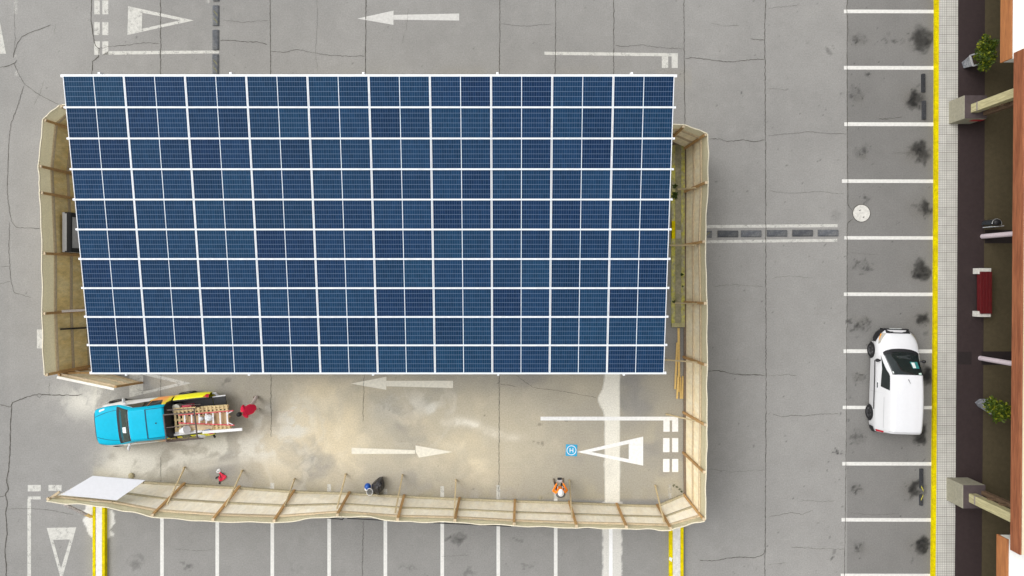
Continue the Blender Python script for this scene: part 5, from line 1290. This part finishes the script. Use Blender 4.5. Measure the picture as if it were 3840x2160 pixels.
caps += [((.10, .19, 1.36), (.17, .24, 1.10), .07, .058, 1), ((.17, .24, 1.10), (.32, .10, .98), .055, .042, 1)] + hand((.33, .09, .975), (1, -.4, -.2), (0, -.3, -1), 3, .4)
caps += [((.10, -.19, 1.36), (.14, -.25, 1.10), .07, .058, 1), ((.14, -.25, 1.10), (.30, -.12, .97), .055, .042, 1)] + hand((.31, -.11, .965), (1, .3, -.4), (0, .4, -1), 3, .4)
caps += head((.23, 0, 1.60), (1, 0, -.45), 3)
pr_ = person_mesh('person', [tuple(c) for c in caps], [M_TROUSER, M_RED, M_BOOT, M_SKIN])
place(pr_, W(648, 1020), R(180 + 24)); tag(pr_, 'bareheaded person in a red shirt leaning towards the pickup tailgate', 'person')
hr = MB().ball((.215, 0, 1.645), (.115, .10, .10), 16, 8, zmin=-.35); hr.build('hair', M_HAIR, pr_, world=False, smooth=True)
facebits(pr_, (.23, 0, 1.60), (1, 0, -.45))

# ================================================================== THINGS LEFT ON THE GROUND
# rubbish bag
g_ = random.Random(8); c = W(947, 1223)
def BZ(x, y, z): return W(905.7 + x / 21.6, 1187.5 + y / 21.6, z)
mb = MB(); nu, nv = 26, 12
out = [(1215, 215), (1040, 320), (860, 440), (720, 560), (650, 680), (640, 830), (700, 1000), (780, 1100), (900, 1230), (1000, 1290), (1010, 1200), (1110, 1080), (1230, 960), (1300, 800), (1310, 650), (1290, 520), (1250, 380)]
cc_ = (985, 760); vs = []
for j in range(9):
    t = j / 8
    for (x, y) in out:
        k = math.cos(t * math.pi / 2) ** .6 if t < 1 else 0
        vs.append(BZ(cc_[0] + (x - cc_[0]) * k + g_.uniform(-25, 25) * (t < 1), cc_[1] + (y - cc_[1]) * k + g_.uniform(-25, 25) * (t < 1), .02 + .52 * math.sin(t * math.pi / 2) + g_.uniform(-.035, .035) * (0 < t < 1)))
n = len(out); mb.add(vs, [(j * n + k, j * n + (k + 1) % n, (j + 1) * n + (k + 1) % n, (j + 1) * n + k) for j in range(8) for k in range(n)] + [tuple(reversed(range(n)))])
bagm = mat('black_bag_plastic', (.012, .011, .014), .28, .3, 12, spec=.6, bump=.6)
bag = mb.build('rubbish_bag', bagm); tag(bag, 'bulging black rubbish bag at the foot of the long hoarding', 'rubbish bag')
# two hard hats
def hat(name, c, m, label):
    r = thing(name, c, label, 'hard hat'); return r
p = BZ(420, 800, 0); hh_ = thing('hard_hat', p, 'blue hard hat with a white side lying beside the black rubbish bag', 'hard hat')
MB().ball((0, 0, .015), (.125, .145, .15), 18, 8, zmin=0).build('shell', mat('helmet_blue', (.01, .09, .42), .35, .05, 5, spec=.5), hh_, world=False, smooth=40)
MB().ball((-.055, -.085, .01), (.085, .10, .115), 12, 6, zmin=0).build('white_side', M_WHITEPL, hh_, world=False, smooth=40)
MB().tube([(.135 * math.cos(t), .155 * math.sin(t), .012) for t in [2 * math.pi * k / 24 for k in range(25)]], .01, 6, caps=False).build('brim', mat('helmet_blue', (.01, .09, .42)), hh_, world=False)
p = BZ(565, 1030, 0); hh_ = thing('hard_hat', p, 'white hard hat lying upside down with its dark harness showing', 'hard hat')
bowl = MB(); n = 22; vs = []
for j in range(7):
    t = j / 6 * math.pi / 2
    vs += [(.13 * math.sin(t) * math.cos(2 * math.pi * k / n), .15 * math.sin(t) * math.sin(2 * math.pi * k / n), .15 - .15 * math.cos(t) + .004) for k in range(n)]
bowl.add(vs, [(j * n + k, j * n + (k + 1) % n, (j + 1) * n + (k + 1) % n, (j + 1) * n + k) for j in range(6) for k in range(n)])
bowl.build('shell', M_WHITEPL, hh_, world=False, smooth=40)
MB().tube([(.135 * math.cos(t), .155 * math.sin(t), .152) for t in [2 * math.pi * k / 24 for k in range(25)]], .014, 6, caps=False).build('brim', M_WHITEPL, hh_, world=False)
st = MB()
for k in range(6):
    t = math.pi * k / 6; st.beam((.11 * math.cos(t), .125 * math.sin(t), .12), (-.11 * math.cos(t), -.125 * math.sin(t), .12 + .002 * k), .022, .006)
st.build('harness', M_GREYCLOTH, hh_, world=False)
# safety harness on the ground
def HZ(x, y, z): return W(523.2 + x / 24.0, 1167.2 + y / 24.0, z)
har = thing('safety_harness', HZ(850, 800, 0), 'crumpled red safety harness with white rope loop and black straps', 'safety harness')
st = MB(); g_ = random.Random(12)
pl_ = [(700, 520), (860, 640), (980, 720), (1080, 740), (1000, 860), (900, 780), (760, 640), (720, 800), (640, 850), (760, 900), (960, 900), (1020, 830), (880, 700), (800, 860), (700, 950), (740, 1010), (900, 920), (850, 760)]
for a, b_ in zip(pl_[:-1], pl_[1:]):
    st.beam(HZ(*a, .02 + g_.uniform(0, .06)), HZ(*b_, .02 + g_.uniform(0, .06)), .075, .03)
st.build('webbing', mat('harness_red', (.66, .03, .07), .7, .3, 14), har)
lp = MB().tube([HZ(x, y, .03) for x, y in ((520, 480), (560, 370), (690, 300), (735, 400), (720, 490), (640, 500), (560, 530), (510, 440), (600, 420), (690, 320))], .022, 6); lp.build('rope_loop', M_WHITEPL, har)
bs = MB(); bs.beam(HZ(640, 770, .02), HZ(540, 800, .03), .06, .02); bs.beam(HZ(540, 800, .03), HZ(460, 880, .015), .065, .02); bs.beam(HZ(720, 1020, .02), HZ(690, 1215, .015), .07, .02)
for a, b_ in (((690, 600), (800, 860)), ((780, 520), (960, 600))): bs.beam(HZ(*a, .09), HZ(*b_, .09), .03, .01)
bs.build('black_strap', M_BLACK, har)
st_ = MB().ball((*W(331, 1196)[:2], .04), (.13, .13, .06), 10, 6, zmin=-.5); tag(st_.build('stone', mat('tan_stone', (.36, .32, .2), .9, .2, 6), smooth=True), 'round tan stone above the tilted white sheet', 'stone')
pp_ = W(1680, 1403); tag(MB().slab([(pp_.x, pp_.y, .21), (pp_.x + .12, pp_.y - .1, .21), (pp_.x + .16, pp_.y + .06, .21), (pp_.x + .03, pp_.y + .12, .21)], (0, 0, .01)).build('paper_scrap', M_PAPER), 'scrap of white paper on the kerb of the grey island', 'paper')
pp_ = W(2562, 900)
# ================================================================== LIGHT AND CAMERA
w = bpy.data.worlds.new("World"); scene.world = w; w.use_nodes = True
nt = w.node_tree; bg = nt.nodes['Background']
sky = nd(nt, 'ShaderNodeTexSky', sky_type='NISHITA'); sky.sun_disc = False
EL, AZ = R(54), R(296)
sky.sun_elevation = EL; sky.sun_rotation = AZ; sky.air_density = 1.0; sky.dust_density = 4.0; sky.ozone_density = 1.0
hs = nd(nt, 'ShaderNodeHueSaturation'); hs.inputs['Saturation'].default_value = .12      # even grey overcast
nt.links.new(sky.outputs[0], hs.inputs['Color']); nt.links.new(hs.outputs[0], bg.inputs[0]); bg.inputs[1].default_value = .15
sl = bpy.data.lights.new('sun', 'SUN'); sl.energy = .5; sl.angle = R(75); sl.color = (1, .97, .92)
so = bpy.data.objects.new('sun', sl); COL.objects.link(so)
d = Vector((math.sin(AZ) * math.cos(EL), math.cos(AZ) * math.cos(EL), math.sin(EL)))
so.rotation_euler = d.to_track_quat('Z', 'Y').to_euler()
cam = bpy.data.cameras.new('camera'); co = bpy.data.objects.new('camera', cam); COL.objects.link(co)
co.location = (0, 0, H); co.rotation_euler = (0, 0, 0)
cam.sensor_width = 36; cam.lens = 36 * H / (2576 / PPM)
cam.shift_x = (1288 - U0) / 2576; cam.shift_y = -(724.5 - V0) / 2576
cam.clip_end = 1500; cam.clip_start = .5
scene.camera = co
scene.view_settings.view_transform = 'Standard'; scene.view_settings.look = 'None'; scene.view_settings.gamma = 1
scene.view_settings.exposure = 0.53
scene.render.resolution_x = 1024; scene.render.resolution_y = 576
scene.cycles.max_bounces = 6
